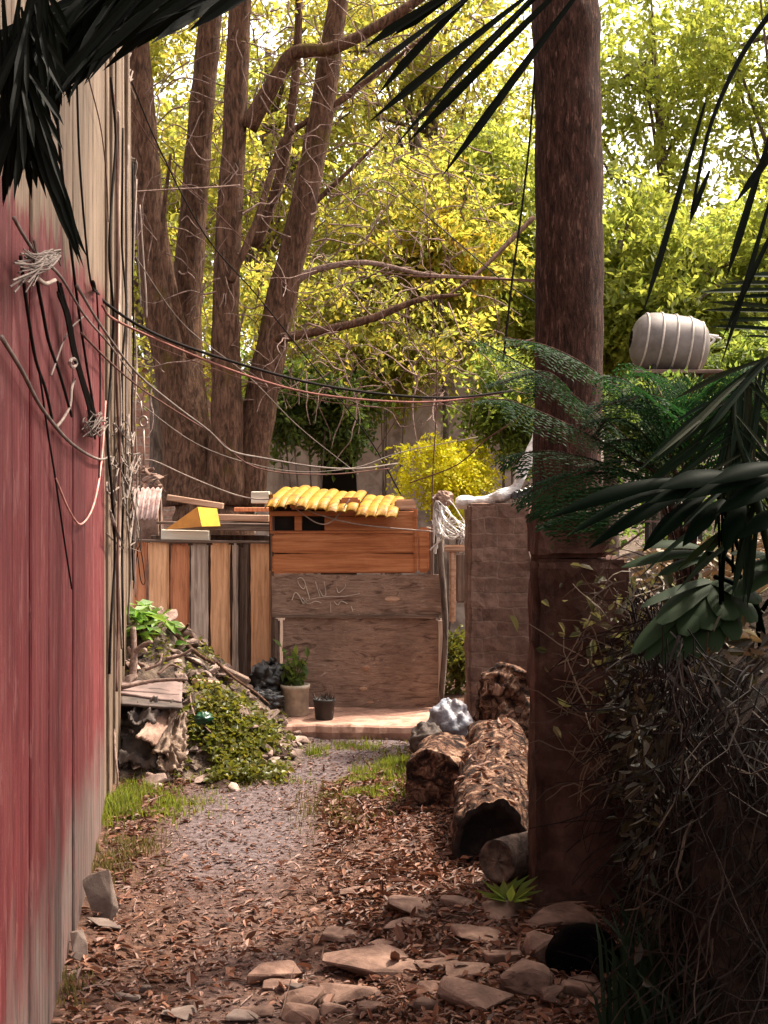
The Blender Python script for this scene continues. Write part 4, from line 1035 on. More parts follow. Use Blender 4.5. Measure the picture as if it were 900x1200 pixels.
# ------------------------------------------------------------------ leaf litter
def lit_xy(dens):
    def f():
        while True:
            x = U(-1.5, 1.15); y = 3.5 + 6.2 * random.random() ** 1.15
            if x < wx(y) + .02 or x > bank_x(y) + .02: continue
            if x > .57 and 4.98 < y < 5.3: continue
            if random.random() < dens(x, y): return x, y
    return f
def d1(x, y):
    k = .5 + .9 * noise.noise(Vector((x * 1.6, y * 1.6, 20))) + .4 * noise.noise(Vector((x * 5, y * 5, 4)))
    d = x - px_path(y)
    w = 1.0 if d > .40 else (.45 if d < -.45 else .02 + .16 * max(0, min(1, (6.1 - y) / .9)))
    if y > 8.6: w *= .35
    return max(.03, min(1, k + .25)) * w
mb = MB()
f = lit_xy(d1); n = 21000; B = []
for _ in range(n):
    x, y = f(); B.append((x, y, gh(x, y) + .004 + .02 * random.random() ** 2))
B = np.array(B); s = rng.uniform(.5, 1.5, n)
leaves6(mb, B, rng.normal(size=(n, 3)) * np.array([1, 1, .22]), rng.normal(size=(n, 3)) * .30 + np.array([0, 0, 1]), .040 * s, .0145 * s * rng.uniform(.7, 1.4, n))
setting(mb.build('leaf_litter', 'chip'), 'stuff')
mb = MB()
def d2(x, y):
    d = abs(x - px_path(y)); return 1 if d < .5 else .25
f = lit_xy(d2); n = 3600; B = []
for _ in range(n):
    x, y = f(); B.append((x, y, gh(x, y) + .004))
B = np.array(B); s = rng.uniform(.5, 1.5, n)
leaves6(mb, B, rng.normal(size=(n, 3)) * np.array([1, 1, .10]), rng.normal(size=(n, 3)) * .15 + np.array([0, 0, 1]), .027 * s, .011 * s)
setting(mb.build('path_litter', 'pathchip'), 'stuff')
mb = MB(); rt2 = random.Random(31); f = lit_xy(lambda x, y: 1 if abs(x - px_path(y)) > .3 else .35)
for i in range(420):
    x, y = f(); a = rt2.uniform(0, 6.28); L = rt2.uniform(.04, .20); z = gh(x, y) + .006
    d = Vector((math.cos(a), math.sin(a), 0)); sd = Vector((-d.y, d.x, 0)) * rt2.uniform(-.02, .02)
    mb.tube([Vector((x, y, z)), Vector((x, y, z + .008)) + d * L * .5 + sd, Vector((x, y, z + .003)) + d * L], [rt2.uniform(.002, .005), .0025, .0015], 4, False)
setting(mb.build('ground_twigs', 'twig'), 'stuff')
mb = MB(); f = lit_xy(lambda x, y: 1.0); n = 9000; B = []
for _ in range(n):
    x, y = f(); B.append((x, y, gh(x, y) + .003))
B = np.array(B); sz = rng.uniform(.4, 1.8, n)
leaves6(mb, B, rng.normal(size=(n, 3)) * np.array([1, 1, .3]), rng.normal(size=(n, 3)) * .5 + np.array([0, 0, 1]), .015 * sz, .008 * sz)
setting(mb.build('ground_crumbs', 'pathchip'), 'stuff')
mb = MB(); f = lit_xy(d1); n = 380; B = []
for _ in range(n):
    x, y = f(); B.append((x, y, gh(x, y) + .012))
B = np.array(B); sz = rng.uniform(.7, 1.4, n)
leaves6(mb, B, rng.normal(size=(n, 3)) * np.array([1, 1, .3]), rng.normal(size=(n, 3)) * .35 + np.array([0, 0, 1]), .068 * sz, .028 * sz, .25, .3)
setting(mb.build('broad_litter', 'chip'), 'stuff')
# litter on the bank top
mb = MB(); n = 3000; B = []
for _ in range(n):
    y = U(3.3, 9); a = U(.15, 2.2); x = bank_x(y) + a
    z = float(np.interp(a, [q[0] for q in prof], [q[1] for q in prof])); B.append((x, y, z + .02 + .05 * random.random()))
B = np.array(B); s = rng.uniform(.5, 1.6, n)
leaves6(mb, B, rng.normal(size=(n, 3)) * np.array([1, 1, .5]), rng.normal(size=(n, 3)) * .5 + np.array([0, 0, 1]), .065 * s, .028 * s)
setting(mb.build('bank_litter', leaf_mat('bank_leaf', [(.06, .035, .022), (.16, .10, .06), (.30, .21, .13), (.10, .06, .035), (.13, .13, .04)], [(.1, .05, .02), (.2, .12, .05)], .15), None), 'stuff')

# ------------------------------------------------------------------ stones
ST = [(438, 1128, 112, 34, .07, 'large flat pale-topped slab in the middle of the foreground stones'), (410, 1164, 66, 22, .06, 'flat slab just below the large slab'),
      (483, 1078, 58, 22, .07, 'dark humped stone above the large slab near the logs'), (402, 1096, 50, 14, .035, 'thin flat stone above the left of the large slab'),
      (470, 1096, 46, 12, .035, 'narrow stone under the dark humped stone'), (352, 1172, 44, 22, .06, 'small block stone left of the lower flat slab'),
      (322, 1140, 60, 20, .06, 'dark stone at the left edge of the stony patch'), (332, 1156, 44, 10, .025, 'pale thin flake below the dark left stone'),
      (352, 1192, 40, 14, .05, 'small rounded stone at the bottom beside the path'), (556, 1192, 84, 30, .07, 'broad grey stone cut by the bottom edge'),
      (614, 1168, 60, 36, .11, 'chunky brown block below left of the charred log'), (636, 1128, 40, 40, .10, 'pale upright stone pressed against the charred log'),
      (660, 1092, 84, 26, .08, 'wide pale stone at the pillar foot behind the charred log'), (598, 1086, 56, 20, .05, 'flat stone under the small green plant'),
      (560, 1112, 60, 16, .04, 'thin yellowish flat stone right of the large slab'), (512, 1140, 50, 14, .035, 'thin slate right of the large slab'),
      (510, 1164, 40, 14, .045, 'small grey stone right of the lower slab'), (548, 1150, 50, 14, .035, 'flat brown stone left of the chunky block'),
      (590, 1136, 44, 16, .045, 'flat stone between the thin yellowish stone and charred log'), (500, 1188, 36, 14, .05, 'small stone left of the broad grey stone'),
      (440, 1188, 40, 12, .04, 'small brown flake by the bottom edge'), (420, 1050, 40, 10, .03, 'lone small stone in the litter beside the path'),
      (450, 1112, 40, 10, .03, 'sliver of slate above the large slab'), (655, 1185, 44, 16, .05, 'brown stone at the bottom under the charred log'),
      (536, 1076, 36, 12, .04, 'small stone left of the green plant'), (688, 1172, 40, 18, .05, 'small stone right of the charred log base'), (712, 1130, 30, 26, .07, 'brown stone right of the charred log'),
      (690, 1178, 60, 12, .04, 'flat stone at the lower right of the stony patch'), (390, 1184, 30, 10, .04, 'little pebble slab under the lower slab'), (300, 1190, 40, 10, .03, 'flat stone at the path edge near the bottom')]
for i, (px, py, w, h, th, lab) in enumerate(ST):
    Y = F * CH / (py + h * .25 - 600); x = xpx(px, Y); W = w * Y / F
    D = max(W * .5, min(W * 1.0, h * Y * Y / (F * CH) * .8))
    tag(MB().hull((x, Y, gh(x, Y) + th * .30), (W * 1.1, D * 1.1, th * 1.0), U(-.25, .25), (U(-.08, .12), U(-.10, .10)), 13, 100 + i, .96).build('flat_stone', 'stone'), lab, 'stone', 'stones beside the path')
WS = [(118, 1056, 44, 60, .03, 55, 'pale slab leaning against the plank wall'), (120, 1090, 50, 10, .03, 5, 'pale flat piece on the ground below the leaning slab'), (92, 1112, 24, 40, .03, 50, 'narrow grey slab propped at the wall foot'),
      (215, 1186, 56, 12, .03, 4, 'white flat stone at the bottom of the path'), (150, 1166, 34, 12, .03, 5, 'small white pebble stone near the bottom left'), (345, 1162, 24, 8, .03, 5, 'tiny white stone at the edge of the path'), (285, 1196, 44, 10, .03, 3, 'pale flake at the bottom of the path centre'),
      (170, 1157, 18, 8, .03, 3, 'tiny pale pebble beside the small white pebble stone'), (125, 1078, 30, 6, .02, 4, 'thin pale sliver under the leaning slab')]
for i, (px, py, w, h, th, tl, lab) in enumerate(WS):
    Y = F * CH / (py + h * .4 - 600); x = xpx(px, Y); W = w * Y / F
    if tl > 20:
        b = MB().hull((x, Y, h * .42 * Y / F), (W, h * 1.15 * Y / F, th), R(20), (R(tl), R(-30)), 12, 300 + i, .85)
    else:
        b = MB().hull((x, Y, gh(x, Y) + .012), (W, W * .6, th), U(-.3, .3), (0, R(tl)), 13, 300 + i, .6)
    tag(b.build('pale_stone', 'palestone'), lab, 'stone', 'pale stones along the path')

# ------------------------------------------------------------------ logs
def log(a, b, r0, r1, label, bark='log', hollow=False, lump=.14, cap='cut', bend=0, fq=7, moss=None):
    a, b = Vector(a), Vector(b); t = thing('log', (a.x, a.y, a.z - r0), label, 'log', 'old logs in front of the block pillar')
    mid = a.lerp(b, .5) + Vector((bend, 0, 0)); sp = spline([a, mid, b], 48); rad = list(np.linspace(r0, r1, len(sp)))
    d = (b - a).normalized(); S = 56
    MB().tube(sp, rad, S, False, lump, fq).build('bark', bark, t, True)
    for end, dd, r in ((sp[0], d, rad[0]), (sp[-1], -d, rad[-1])):
        # end face follows the same lumps
        m = MB(); up = Vector((0, 0, 1)) if abs(d.z) < .9 else Vector((1, 0, 0))
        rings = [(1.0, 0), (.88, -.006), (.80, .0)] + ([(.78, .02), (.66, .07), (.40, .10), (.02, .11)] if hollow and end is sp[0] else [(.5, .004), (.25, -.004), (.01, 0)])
        t0 = (sp[1] - sp[0]).normalized() if end is sp[0] else (sp[-1] - sp[-2]).normalized()
        tt0 = (sp[1] - sp[0]).normalized(); aa = tt0.cross(up).normalized()
        vs = []; fs = []
        aa = (aa - t0 * aa.dot(t0)).normalized(); bb = t0.cross(aa)
        for rr_, dp in rings:
            for k in range(S):
                an = 2 * math.pi * k / S; u = aa * math.cos(an) + bb * math.sin(an)
                q = end + u * r; lr = r * (1 + lump * noise.fractal(q * fq, .8, 2.2, 4))
                vs.append(end + u * lr * rr_ + dd * (dp + .012 * noise.noise(q * 20) * (rr_ < .95)))
        for i in range(len(rings) - 1):
            for k in range(S): fs.append((i * S + k, (i + 1) * S + k, (i + 1) * S + (k + 1) % S, i * S + (k + 1) % S))
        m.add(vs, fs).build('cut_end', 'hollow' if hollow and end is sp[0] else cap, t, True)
    return t
log((.462, 5.62, .172), (.64, 7.05, .27), .172, .20, 'big hollow log whose dark open end faces the viewer', 'log', True, .20)
log((.462, 5.22, .175), (.86, 5.72, .13), .088, .10, 'small smooth log end leaning beside the pillar foot', 'logsmooth', False, .08, 'cut')
log((.262, 6.70, .19), (.36, 7.20, .20), .172, .165, 'rounded mossy log left of the hollow log', 'log', False, .22, 'log', .03, 5)
t = thing('stump', (.78, 7.75, 0), 'tall rotten stump with flaking bark against the block pillar', 'stump', None)
sp = spline([(.72, 7.5, -.05), (.735, 7.5, .25), (.745, 7.52, .5), (.76, 7.55, .64), (.775, 7.56, .69)], 40)
MB().tube(sp, list(np.interp(np.linspace(0, 1, len(sp)), [0, .4, .7, .9, 1], [.24, .19, .17, .11, .04])), 48, True, .42, 7).build('trunk', 'log', t, True)
mb = MB()
rb = random.Random(8)
for i in range(60):
    an = rb.uniform(3.0, 6.3); z = rb.uniform(.1, .6); r = .19
    p = Vector((.735 + math.cos(an) * r, 7.5 + math.sin(an) * r, z))
    mb.hull(p, (rb.uniform(.03, .07), .014, rb.uniform(.03, .09)), an + 1.57, (rb.uniform(-.4, .4), 0), 9, i)
fl = mb.build('bark_crust', noise_mat('bark_flake', [(.3, (.05, .028, .02)), (.55, (.18, .10, .07)), (.8, (.36, .24, .17))], (1, 1, 1), 9, 6, .9, .5, .4), t); fl['kind'] = 'stuff'
# litter lying on the logs
mb = MB(); n = 200; B = []; rb = random.Random(3)
for i in range(n):
    u = rb.random() ** 1.3; an = rb.uniform(.5, 2.64); c = Vector((.462, 5.62, .172)).lerp(Vector((.64, 7.05, .27)), u); r = .178 + .025 * u
    B.append((c.x + math.cos(an) * r, c.y, c.z + math.sin(an) * r + .008))
B = np.array(B); s = rng.uniform(.5, 1.5, n); leaves6(mb, B, rng.normal(size=(n, 3)) * np.array([1, 1, .3]), rng.normal(size=(n, 3)) * .4 + np.array([0, 0, 1]), .042 * s, .017 * s)
setting(mb.build('log_litter', 'chip'), 'stuff')
bag(528, 853, (.15, .16, .17), 7.95, 'silver-blue sheeting bundle behind the mossy log', 'silver', 6, 'sheeting_bundle')
bag(500, 868, (.10, .12, .10), 7.7, 'dark cloth bundle between mossy log and silver bundle', 'darkrag', 9, 'cloth_bundle')
# charred log, cut end towards the viewer
t = thing('charred_log', (xpx(680, 4.3), 4.3, 0), 'black charred log lying end-on among the stones at the pillar foot', 'log')
sp = spline([(.660, 4.27, .106), (.672, 4.34, .105), (.685, 4.42, .10)], 20)
MB().tube(sp, list(np.interp(np.linspace(0, 1, len(sp)), [0, .12, .5, 1], [.110, .126, .122, .06])), 44, True, .10, 6, .84).build('wood', 'char', t, True)
stick([P(690, 1120, 4.2), P(708, 1152, 4.1), P(726, 1180, 4.0), P(748, 1206, 3.95)], .012, 'dark bare branch leaning from the charred log to the bottom edge', 'char')['group'] = 'loose branches'
# small plant
t = thing('seedling', (xpx(597, 5.0), 5.0, 0), 'small green seedling with pointed leaves beside the pillar foot', 'plant')
mb = MB(); n = 17; c = P(596, 1058, 4.96); B = np.repeat(np.array([list(c)]), n, 0) + rng.normal(size=(n, 3)) * .012
an = np.linspace(0, 6.28, n) * 2.4; D = np.stack([np.cos(an), np.sin(an) * .6, rng.uniform(.15, 1.1, n)], 1)
leaves(mb, B, D, np.tile([0, -.3, 1.0], (n, 1)), rng.uniform(.09, .16, n), .036, .15); mb.build('leaves', 'lf_green', t)
MB().tube([(c.x, c.y, 0), c], .005, 5).build('stem', 'lf_ivy', t)

# ------------------------------------------------------------------ dead vines and plants on the bank
mb = MB(); rv = random.Random(21)
for i in range(2600):
    y = rv.uniform(3.1, 5.6) if rv.random() < .8 else rv.uniform(5, 7)
    z = rv.uniform(.1, 1.3); off = rv.uniform(.0, .14)
    p = Vector((bank_x(y) - off + .08, y, z)); d = Vector((rv.gauss(0, .35), rv.gauss(0, .5), rv.gauss(-.9, .45))).normalized()
    pts = [p]; L = rv.uniform(.10, .42)
    for q in range(4):
        d = (d + Vector((rv.gauss(0, .3), rv.gauss(0, .35), rv.gauss(-.08, .3)))).normalized(); pts.append(pts[-1] + d * L / 4)
    if pts[-1].z < 0: continue
    mb.tube(pts, [.0025, .0025, .002, .002, .0015] if rv.random() < .95 else [.006, .005, .004, .003, .002], 3, False)
# front face of the bank, facing the viewer
for i in range(1500):
    a = rv.uniform(0, .9); z = rv.uniform(.05, 1.25)
    p = Vector((bank_x(3.05) + a, 3.05 - rv.uniform(0, .12), z)); d = Vector((rv.gauss(0, .5), rv.gauss(0, .3), rv.gauss(-.8, .5))).normalized()
    pts = [p]; L = rv.uniform(.10, .35)
    for q in range(4):
        d = (d + Vector((rv.gauss(0, .35), rv.gauss(0, .25), rv.gauss(-.05, .3)))).normalized(); pts.append(pts[-1] + d * L / 4)
    mb.tube(pts, [.0022, .0022, .002, .002, .0015], 3, False)
setting(mb.build('dead_vines', 'vine'), 'stuff')
mb = MB(); n = 2000; B = []
for i in range(n):
    y = U(3.2, 5.8); z = U(.55, 1.35) if random.random() < .7 else U(.1, 1); B.append((bank_x(y) + .08 - U(0, .2) + (.2 * (z > 1.1)), y, z))
B = np.array(B); s = rng.uniform(.5, 1.6, n)
leaves6(mb, B, rng.normal(size=(n, 3)) + np.array([-.3, -.2, -.5]), rng.normal(size=(n, 3)), .045 * s, .018 * s)
setting(mb.build('withered_leaves', leaf_mat('withered_leaf', [(.009, .006, .004), (.024, .016, .009), (.014, .014, .006), (.05, .032, .018), (.012, .008, .005)], [(.04, .03, .01), (.07, .05, .02)], .15), None), 'stuff')
# dry undergrowth to the left of the bank over the pillar
mb = MB()
for i in range(170):
    p = P(rv.uniform(680, 800), rv.uniform(680, 930), rv.uniform(4.55, 4.95)); d = Vector((rv.gauss(-.5, .5), rv.gauss(0, .3), rv.gauss(.1, .5))).normalized(); pts = [p]; L = rv.uniform(.08, .3)
    for q in range(4):
        d = (d + Vector((rv.gauss(0, .3), rv.gauss(0, .2), rv.gauss(-.1, .3)))).normalized(); pts.append(pts[-1] + d * L / 4)
    mb.tube(pts, [.003, .003, .0025, .002, .0015], 3, False)
setting(mb.build('dry_undergrowth', leaf_mat('dry_stem', [(.05, .03, .02), (.10, .065, .045), (.18, .13, .09), (.07, .045, .03)], [(.05, .03, .02), (.08, .05, .03)], .05), None), 'stuff')
mb = MB(); n = 150; B = []
for i in range(n): B.append(list(P(rv.gauss(735, 40), rv.gauss(740, 55), rv.uniform(4.6, 4.95))))
B = np.array(B); s = rng.uniform(.5, 1.5, n); leaves6(mb, B, rng.normal(size=(n, 3)), rng.normal(size=(n, 3)) + np.array([0, -.6, .6]), .055 * s, .026 * s)
setting(mb.build('bank_creeper', leaf_mat('creeper_leaf', [(.03, .03, .01), (.06, .055, .018), (.16, .12, .06), (.04, .03, .02), (.02, .025, .01)], [(.1, .1, .03), (.2, .17, .06)], .25), None), 'stuff')
# long pale stems
for pts, lab in (([P(840, 880, 3.5), P(850, 850, 3.5), P(830, 815, 3.5), P(850, 795, 3.5)], 'pale curled dry stem at the right edge of the bank'),
                 ([P(785, 845, 3.6), P(815, 870, 3.55), P(850, 890, 3.5), P(885, 905, 3.5)], 'long pale dry stem sloping across the dark vines'),
                 ([P(705, 648, 4.5), P(722, 625, 4.45), P(750, 612, 4.4), P(775, 612, 4.4)], 'pale bent stem right of the trunk below the glossy split leaf'),
                 ([P(706, 652, 4.5), P(730, 640, 4.45), P(755, 622, 4.4)], 'short pale stem under the bent one beside the pillar cap')):
    mb = MB().tube(spline(pts, 14), .004, 5); tag(mb.build('dry_stem', 'twig', None, True), lab, 'stem', 'dry stems on the bank')
# dark strap-leaved clumps at the bank foot
for q, (x, y, n, lab) in enumerate(((.86, 3.72, 150, 'dark strap-leaved clump at the foot of the bank by the bottom edge'), (.98, 3.45, 130, 'second dark strap-leaved clump nearer the right edge'), (.95, 3.95, 60, 'small dark grass clump behind the strap-leaved ones at the bank foot'))):
    mb = MB(); rs = random.Random(q)
    for i in range(n):
        bx, by = x - .10 + rs.gauss(0, .06), y - .2 + rs.gauss(0, .07); h = rs.uniform(.25, .52); a = rs.uniform(0, 6.28); l = rs.uniform(.05, .3) * h
        d = Vector((math.cos(a), math.sin(a), 0)); s = Vector((1, .2, 0)) * rs.uniform(.004, .008); b = Vector((bx, by, 0)); m1 = b + d * l * .2 + Vector((0, 0, h * .5)); m2 = b + d * l * .6 + Vector((0, 0, h * .85)); e = b + d * l * 1.2 + Vector((0, 0, h))
        mb.add([b - s, b + s, m1 + s, m1 - s, m2 + s * .7, m2 - s * .7, e], [(0, 1, 2, 3), (3, 2, 4, 5), (5, 4, 6)])
    tag(mb.build('strap_leaf_clump', 'lf_strap'), lab, 'plant', 'strap-leaved clumps at the bank foot')

# feathery fronds
def frond(mbl, mbs, pts, L=.22, npin=16, nl=16, ls=.020, r=.004):
    sp = spline(pts, npin * 2); 
    mbs.tube(sp, list(np.linspace(r, r * .4, len(sp))), 4, False)
    B = []; D = []; Nn = []
    for i in range(3, len(sp) - 1):
        u = i / (len(sp) - 1); tdir = (sp[i + 1] - sp[i - 1]).normalized(); up = Vector((U(-.2, .2), -.35, 1)).normalized(); sd = tdir.cross(up).normalized(); up = sd.cross(tdir)
        pl = L * math.sin(math.pi * min(1, .15 + .85 * u)) ** .7 * U(.8, 1.1) + .02
        for sg in (-1, 1):
            pd = (tdir * .55 + sd * sg + Vector((0, 0, -.25))).normalized()
            m = max(4, int(nl * pl / L))
            for k in range(m):
                t = (k + .5) / m; p = sp[i] + pd * pl * t + Vector((0, 0, -.18 * pl * t * t))
                for s2 in (-1, 1):
                    B.append(p); D.append(pd * .5 + up.cross(pd) * s2 + Vector((U(-.1, .1), U(-.1, .1), U(-.15, .1)))); Nn.append(up + Vector((U(-.3, .3), U(-.3, .3), 0)))
    n = len(B); s = rng.uniform(.8, 1.25, n); leaves(mbl, np.array(B), np.array(D), np.array(Nn), ls * s, ls * .42 * s, .1)
ft = thing('feathery_shrub', (1.12, 4.75, 1.2), 'feathery dark green shrub on the bank with fronds across the thick trunk', 'shrub')
ml, ms = MB(), MB()
base = Vector((1.14, 4.75, 1.25))
FR = [[(770, 575), (730, 570), (690, 578), (655, 592), (632, 605)], [(775, 580), (740, 590), (705, 598), (670, 608), (640, 618)], [(770, 570), (720, 550), (675, 556), (640, 575), (622, 590)], [(775, 575), (725, 585), (690, 592), (660, 600)], [(810, 560), (790, 510), (760, 480), (730, 470), (700, 480)], [(815, 560), (830, 500), (850, 470), (880, 455), (910, 460)], [(815, 560), (800, 500), (780, 470), (760, 462), (735, 470)], [(820, 560), (845, 515), (870, 500), (900, 498)], [(805, 565), (770, 530), (740, 515), (712, 520)], [(815, 565), (810, 510), (825, 480), (845, 465)], [(820, 570), (860, 545), (890, 545), (915, 555)], [(800, 565), (760, 545), (735, 540), (705, 548)],[(780, 560), (720, 500), (660, 455), (600, 420), (560, 398)], [(780, 560), (710, 520), (650, 490), (600, 470), (572, 468)], [(780, 570), (715, 545), (660, 530), (620, 530), (600, 545)],
      [(790, 540), (740, 470), (690, 430), (640, 405), (590, 395)], [(790, 550), (770, 490), (740, 450), (715, 440)], [(800, 540), (820, 480), (850, 440), (890, 425)],
      [(800, 550), (850, 500), (890, 480), (930, 475)], [(790, 550), (745, 500), (715, 490), (700, 505)], [(790, 545), (780, 480), (765, 445), (740, 425)], [(790, 550), (830, 500), (860, 460), (905, 440)],
      [(800, 560), (840, 540), (880, 530), (920, 540)], [(780, 565), (730, 555), (680, 555), (640, 565)], [(785, 560), (705, 500), (650, 440), (615, 440), (585, 450)], [(800, 550), (800, 490), (820, 450), (860, 430)]]
for i, f_ in enumerate(FR):
    y0 = 4.6 + U(-.15, .1); pts = [P(px, py, y0 - .25 * j / 4 + U(-.05, .05)) for j, (px, py) in enumerate(f_)]
    frond(ml, ms, pts, .15, 15, 9, .021)
    ms.tube(spline([base + Vector((U(-.04, .04), 0, 0)), base.lerp(pts[0], .6), pts[0]], 6), .006, 5, False)
ms.build('stems', 'bark_dark', ft); ml.build('foliage', 'lf_dark', ft)

# palm fronds
def palm(name, rach, leafl, w, label, mat='lf_palm', r=.012, group='palm fronds hanging into the alley'):
    sp = spline(rach, 24); t = thing(name, sp[0], label, 'palm frond', group)
    MB().tube(sp, list(np.linspace(r, r * .35, len(sp))), 7).build('rachis', mat, t, True)
    mb = MB()
    for a, b, sag in leafl:
        a, b = Vector(a), Vector(b); d = b - a; L = d.length; n = 8
        up = Vector((0, 0, 1)); s = d.cross(Vector((0, -1, .3))).normalized(); nn = s.cross(d).normalized()
        vs = []; ww = w * U(.75, 1.2)
        tw_ = U(-.6, .6)
        s = (s * math.cos(tw_) + nn * math.sin(tw_)); nn = s.cross(d).normalized()
        for i in range(n + 1):
            u = i / n; c = a + d * u + Vector((0, 0, -sag * L * u * u)); hw = ww * .5 * (math.sin(math.pi * min(1, .12 + .5 * u)) if u < .75 else math.sin(math.pi * .495) * (1 - u) / .25 * 1.0)
            vs += [c - s * hw + nn * hw * .5, c, c + s * hw + nn * hw * .5]
        fs = []
        for i in range(n):
            for k in (0, 1): fs.append((i * 3 + k, i * 3 + k + 1, i * 3 + k + 4, i * 3 + k + 3))
        mb.add(vs, fs)
    o = mb.build('leaflets', mat, t); 
    return t
# top left: drooping frond close to the lens
rp = random.Random(2)
lf = []
rach = [P(360, -190, 2.6), P(230, -80, 2.3), P(110, -10, 2.15), P(45, 60, 2.1), P(20, 130, 2.1)]
rs = spline(rach, 60)
for i in range(6, 60):
    a = rs[i]; u = i / 60
    for k in range(4):
        y = a.y + rp.uniform(-.12, .2)
        # leaflets sweep right-down; the tip ones hang straight down
        px0 = 450 + a.x * F / a.y; py0 = 600 - (a.z - CH) * F / a.y
        if u < .62:
            dx, dy = rp.uniform(-40, 40) - 120 * (.62 - u), rp.uniform(120, 190)
            dx = rp.uniform(-150, -40); dy = rp.uniform(50, 125)
        else: dx, dy = rp.uniform(-45, 20), rp.uniform(50, 110)
        lf.append((a, P(px0 + dx, py0 + dy, y), .08))
# diagonal edge leaflets seen against wall and foliage
for (x0, y0, x1, y1) in ((130, -10, 65, 105), (150, -10, 78, 118), (165, -20, 98, 98), (185, -20, 55, 122), (210, -25, 100, 95), (230, -20, 125, 60), (265, -20, 150, 45), (300, -25, 175, 48), (200, -30, 45, 130), (340, -40, 180, 20), (120, 0, 45, 125), (290, -30, 170, 30), (250, -30, 120, 80), (245, -25, 110, 70), (215, -28, 72, 112), (180, -28, 45, 118), (320, -35, 215, 22), (275, -30, 158, 55), (235, -35, 140, 48), (350, -40, 240, 25), (195, -10, 88, 100), (225, -20, 105, 78)):
    lf.append((P(x0, y0, 2.2 + rp.uniform(-.1, .1)), P(x1, y1, 2.15 + rp.uniform(-.1, .1)), .02)); lf.append((P(x0 - 15, y0 - 8, 2.2 + rp.uniform(-.1, .1)), P(x1 - 22 + rp.uniform(-8, 8), y1 + rp.uniform(-14, 10), 2.15 + rp.uniform(-.1, .1)), .02))
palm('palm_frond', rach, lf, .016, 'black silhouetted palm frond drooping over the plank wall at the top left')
lf = []
rach = [P(50, -40, 2.0), P(32, 30, 2.0), P(25, 90, 2.0), P(30, 130, 2.0)]
rs = spline(rach, 30)
for i in range(30):
    a = rs[i]; px0 = 450 + a.x * F / a.y; py0 = 600 - (a.z - CH) * F / a.y
    lf.append((a, P(px0 + rp.uniform(-50, 10), py0 + rp.uniform(70, 130), 2.0 + rp.uniform(-.1, .1)), .04))
    lf.append((a, P(px0 + rp.uniform(0, 55), py0 + rp.uniform(60, 110), 2.0 + rp.uniform(-.1, .1)), .04))
for k in range(24):
    x0 = rp.uniform(18, 50); 
    m = rp.random(); lf.append((P(x0, 120 + rp.uniform(-30, 30), 2.0), P(55 + 58 * m + rp.uniform(-7, 5), 205 + 138 * m + rp.uniform(-10, 10), 2.0 + rp.uniform(-.05, .05)), -.03))
for k in range(40):
    x0 = rp.uniform(-20, 50); y0 = rp.uniform(-20, 110); lf.append((P(x0, y0, 2.0), P(x0 + rp.uniform(-25, 15), y0 + rp.uniform(70, 120), 2.0), .02))
palm('palm_frond', rach, lf, .011, 'black palm frond tip with long leaflets hanging down the red planks')
# top middle
lf = []
for (x0, y0, x1, y1) in ((550, -20, 425, 55), (560, -10, 405, 105), (575, -30, 440, 110), (625, -10, 430, 140), (640, -20, 455, 175), (665, -20, 475, 165), (690, -25, 515, 205), (660, -35, 500, 120), (560, -30, 460, 40)):
    lf.append((P(x0, y0, 3.0), P(x1, y1, 3.0 + U(-.1, .1)), .02))
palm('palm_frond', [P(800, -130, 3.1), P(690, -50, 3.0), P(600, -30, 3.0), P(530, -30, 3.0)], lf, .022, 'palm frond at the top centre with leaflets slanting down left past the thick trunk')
# right: long hanging leaflets
lf = []
for (x0, y0, x1, y1) in ((826, 120, 752, 372), (832, 200, 808, 262), (905, 150, 850, 330), (915, 190, 845, 428), (925, 230, 845, 400), (940, 130, 860, 240)):
    lf.append((P(x0, y0, 3.0), P(x1, y1, 3.0), .0))
palm('palm_frond', [P(1080, -120, 3.2), P(960, -40, 3.0), P(885, 40, 3.0), P(835, 140, 3.0), P(810, 250, 3.0)], lf, .017, 'thin palm frond with long drooping leaflets at the upper right', r=.010)
lf = []
for (x1, y1) in ((818, 338), (828, 350), (822, 360), (838, 372), (826, 378), (845, 330), (850, 345), (865, 392), (870, 320)):
    lf.append((P(950 + U(-20, 20), y1 + 8 + U(-6, 6), 3.3), P(x1, y1, 3.3 + U(-.1, .1)), .03))
palm('palm_frond', [P(1010, 480, 3.3), P(965, 390, 3.3), P(950, 330, 3.3)], lf, .016, 'palm leaflets jutting in from the right edge beside the water tank', 'lf_palm2')
lf = []
rach = [P(905, 660, 3.35), P(880, 560, 3.4), P(860, 490, 3.45), P(875, 440, 3.5), P(930, 400, 3.5)]
rs = spline(rach, 30)
for i in range(4, 30):
    a = rs[i]; px0 = 450 + a.x * F / a.y; py0 = 600 - (a.z - CH) * F / a.y
    lf.append((a, P(px0 - U(60, 140), py0 + U(30, 90), 3.45 + U(-.2, .2)), .12)); lf.append((a, P(px0 + U(30, 110), py0 + U(50, 120), 3.45 + U(-.2, .2)), .12))
    lf.append((a, P(px0 + U(-30, 20), py0 + U(80, 140), 3.4), .05))
palm('palm_frond', rach, lf, .017, 'dark arching palm frond at the right edge above the split leaves', 'lf_palm2')

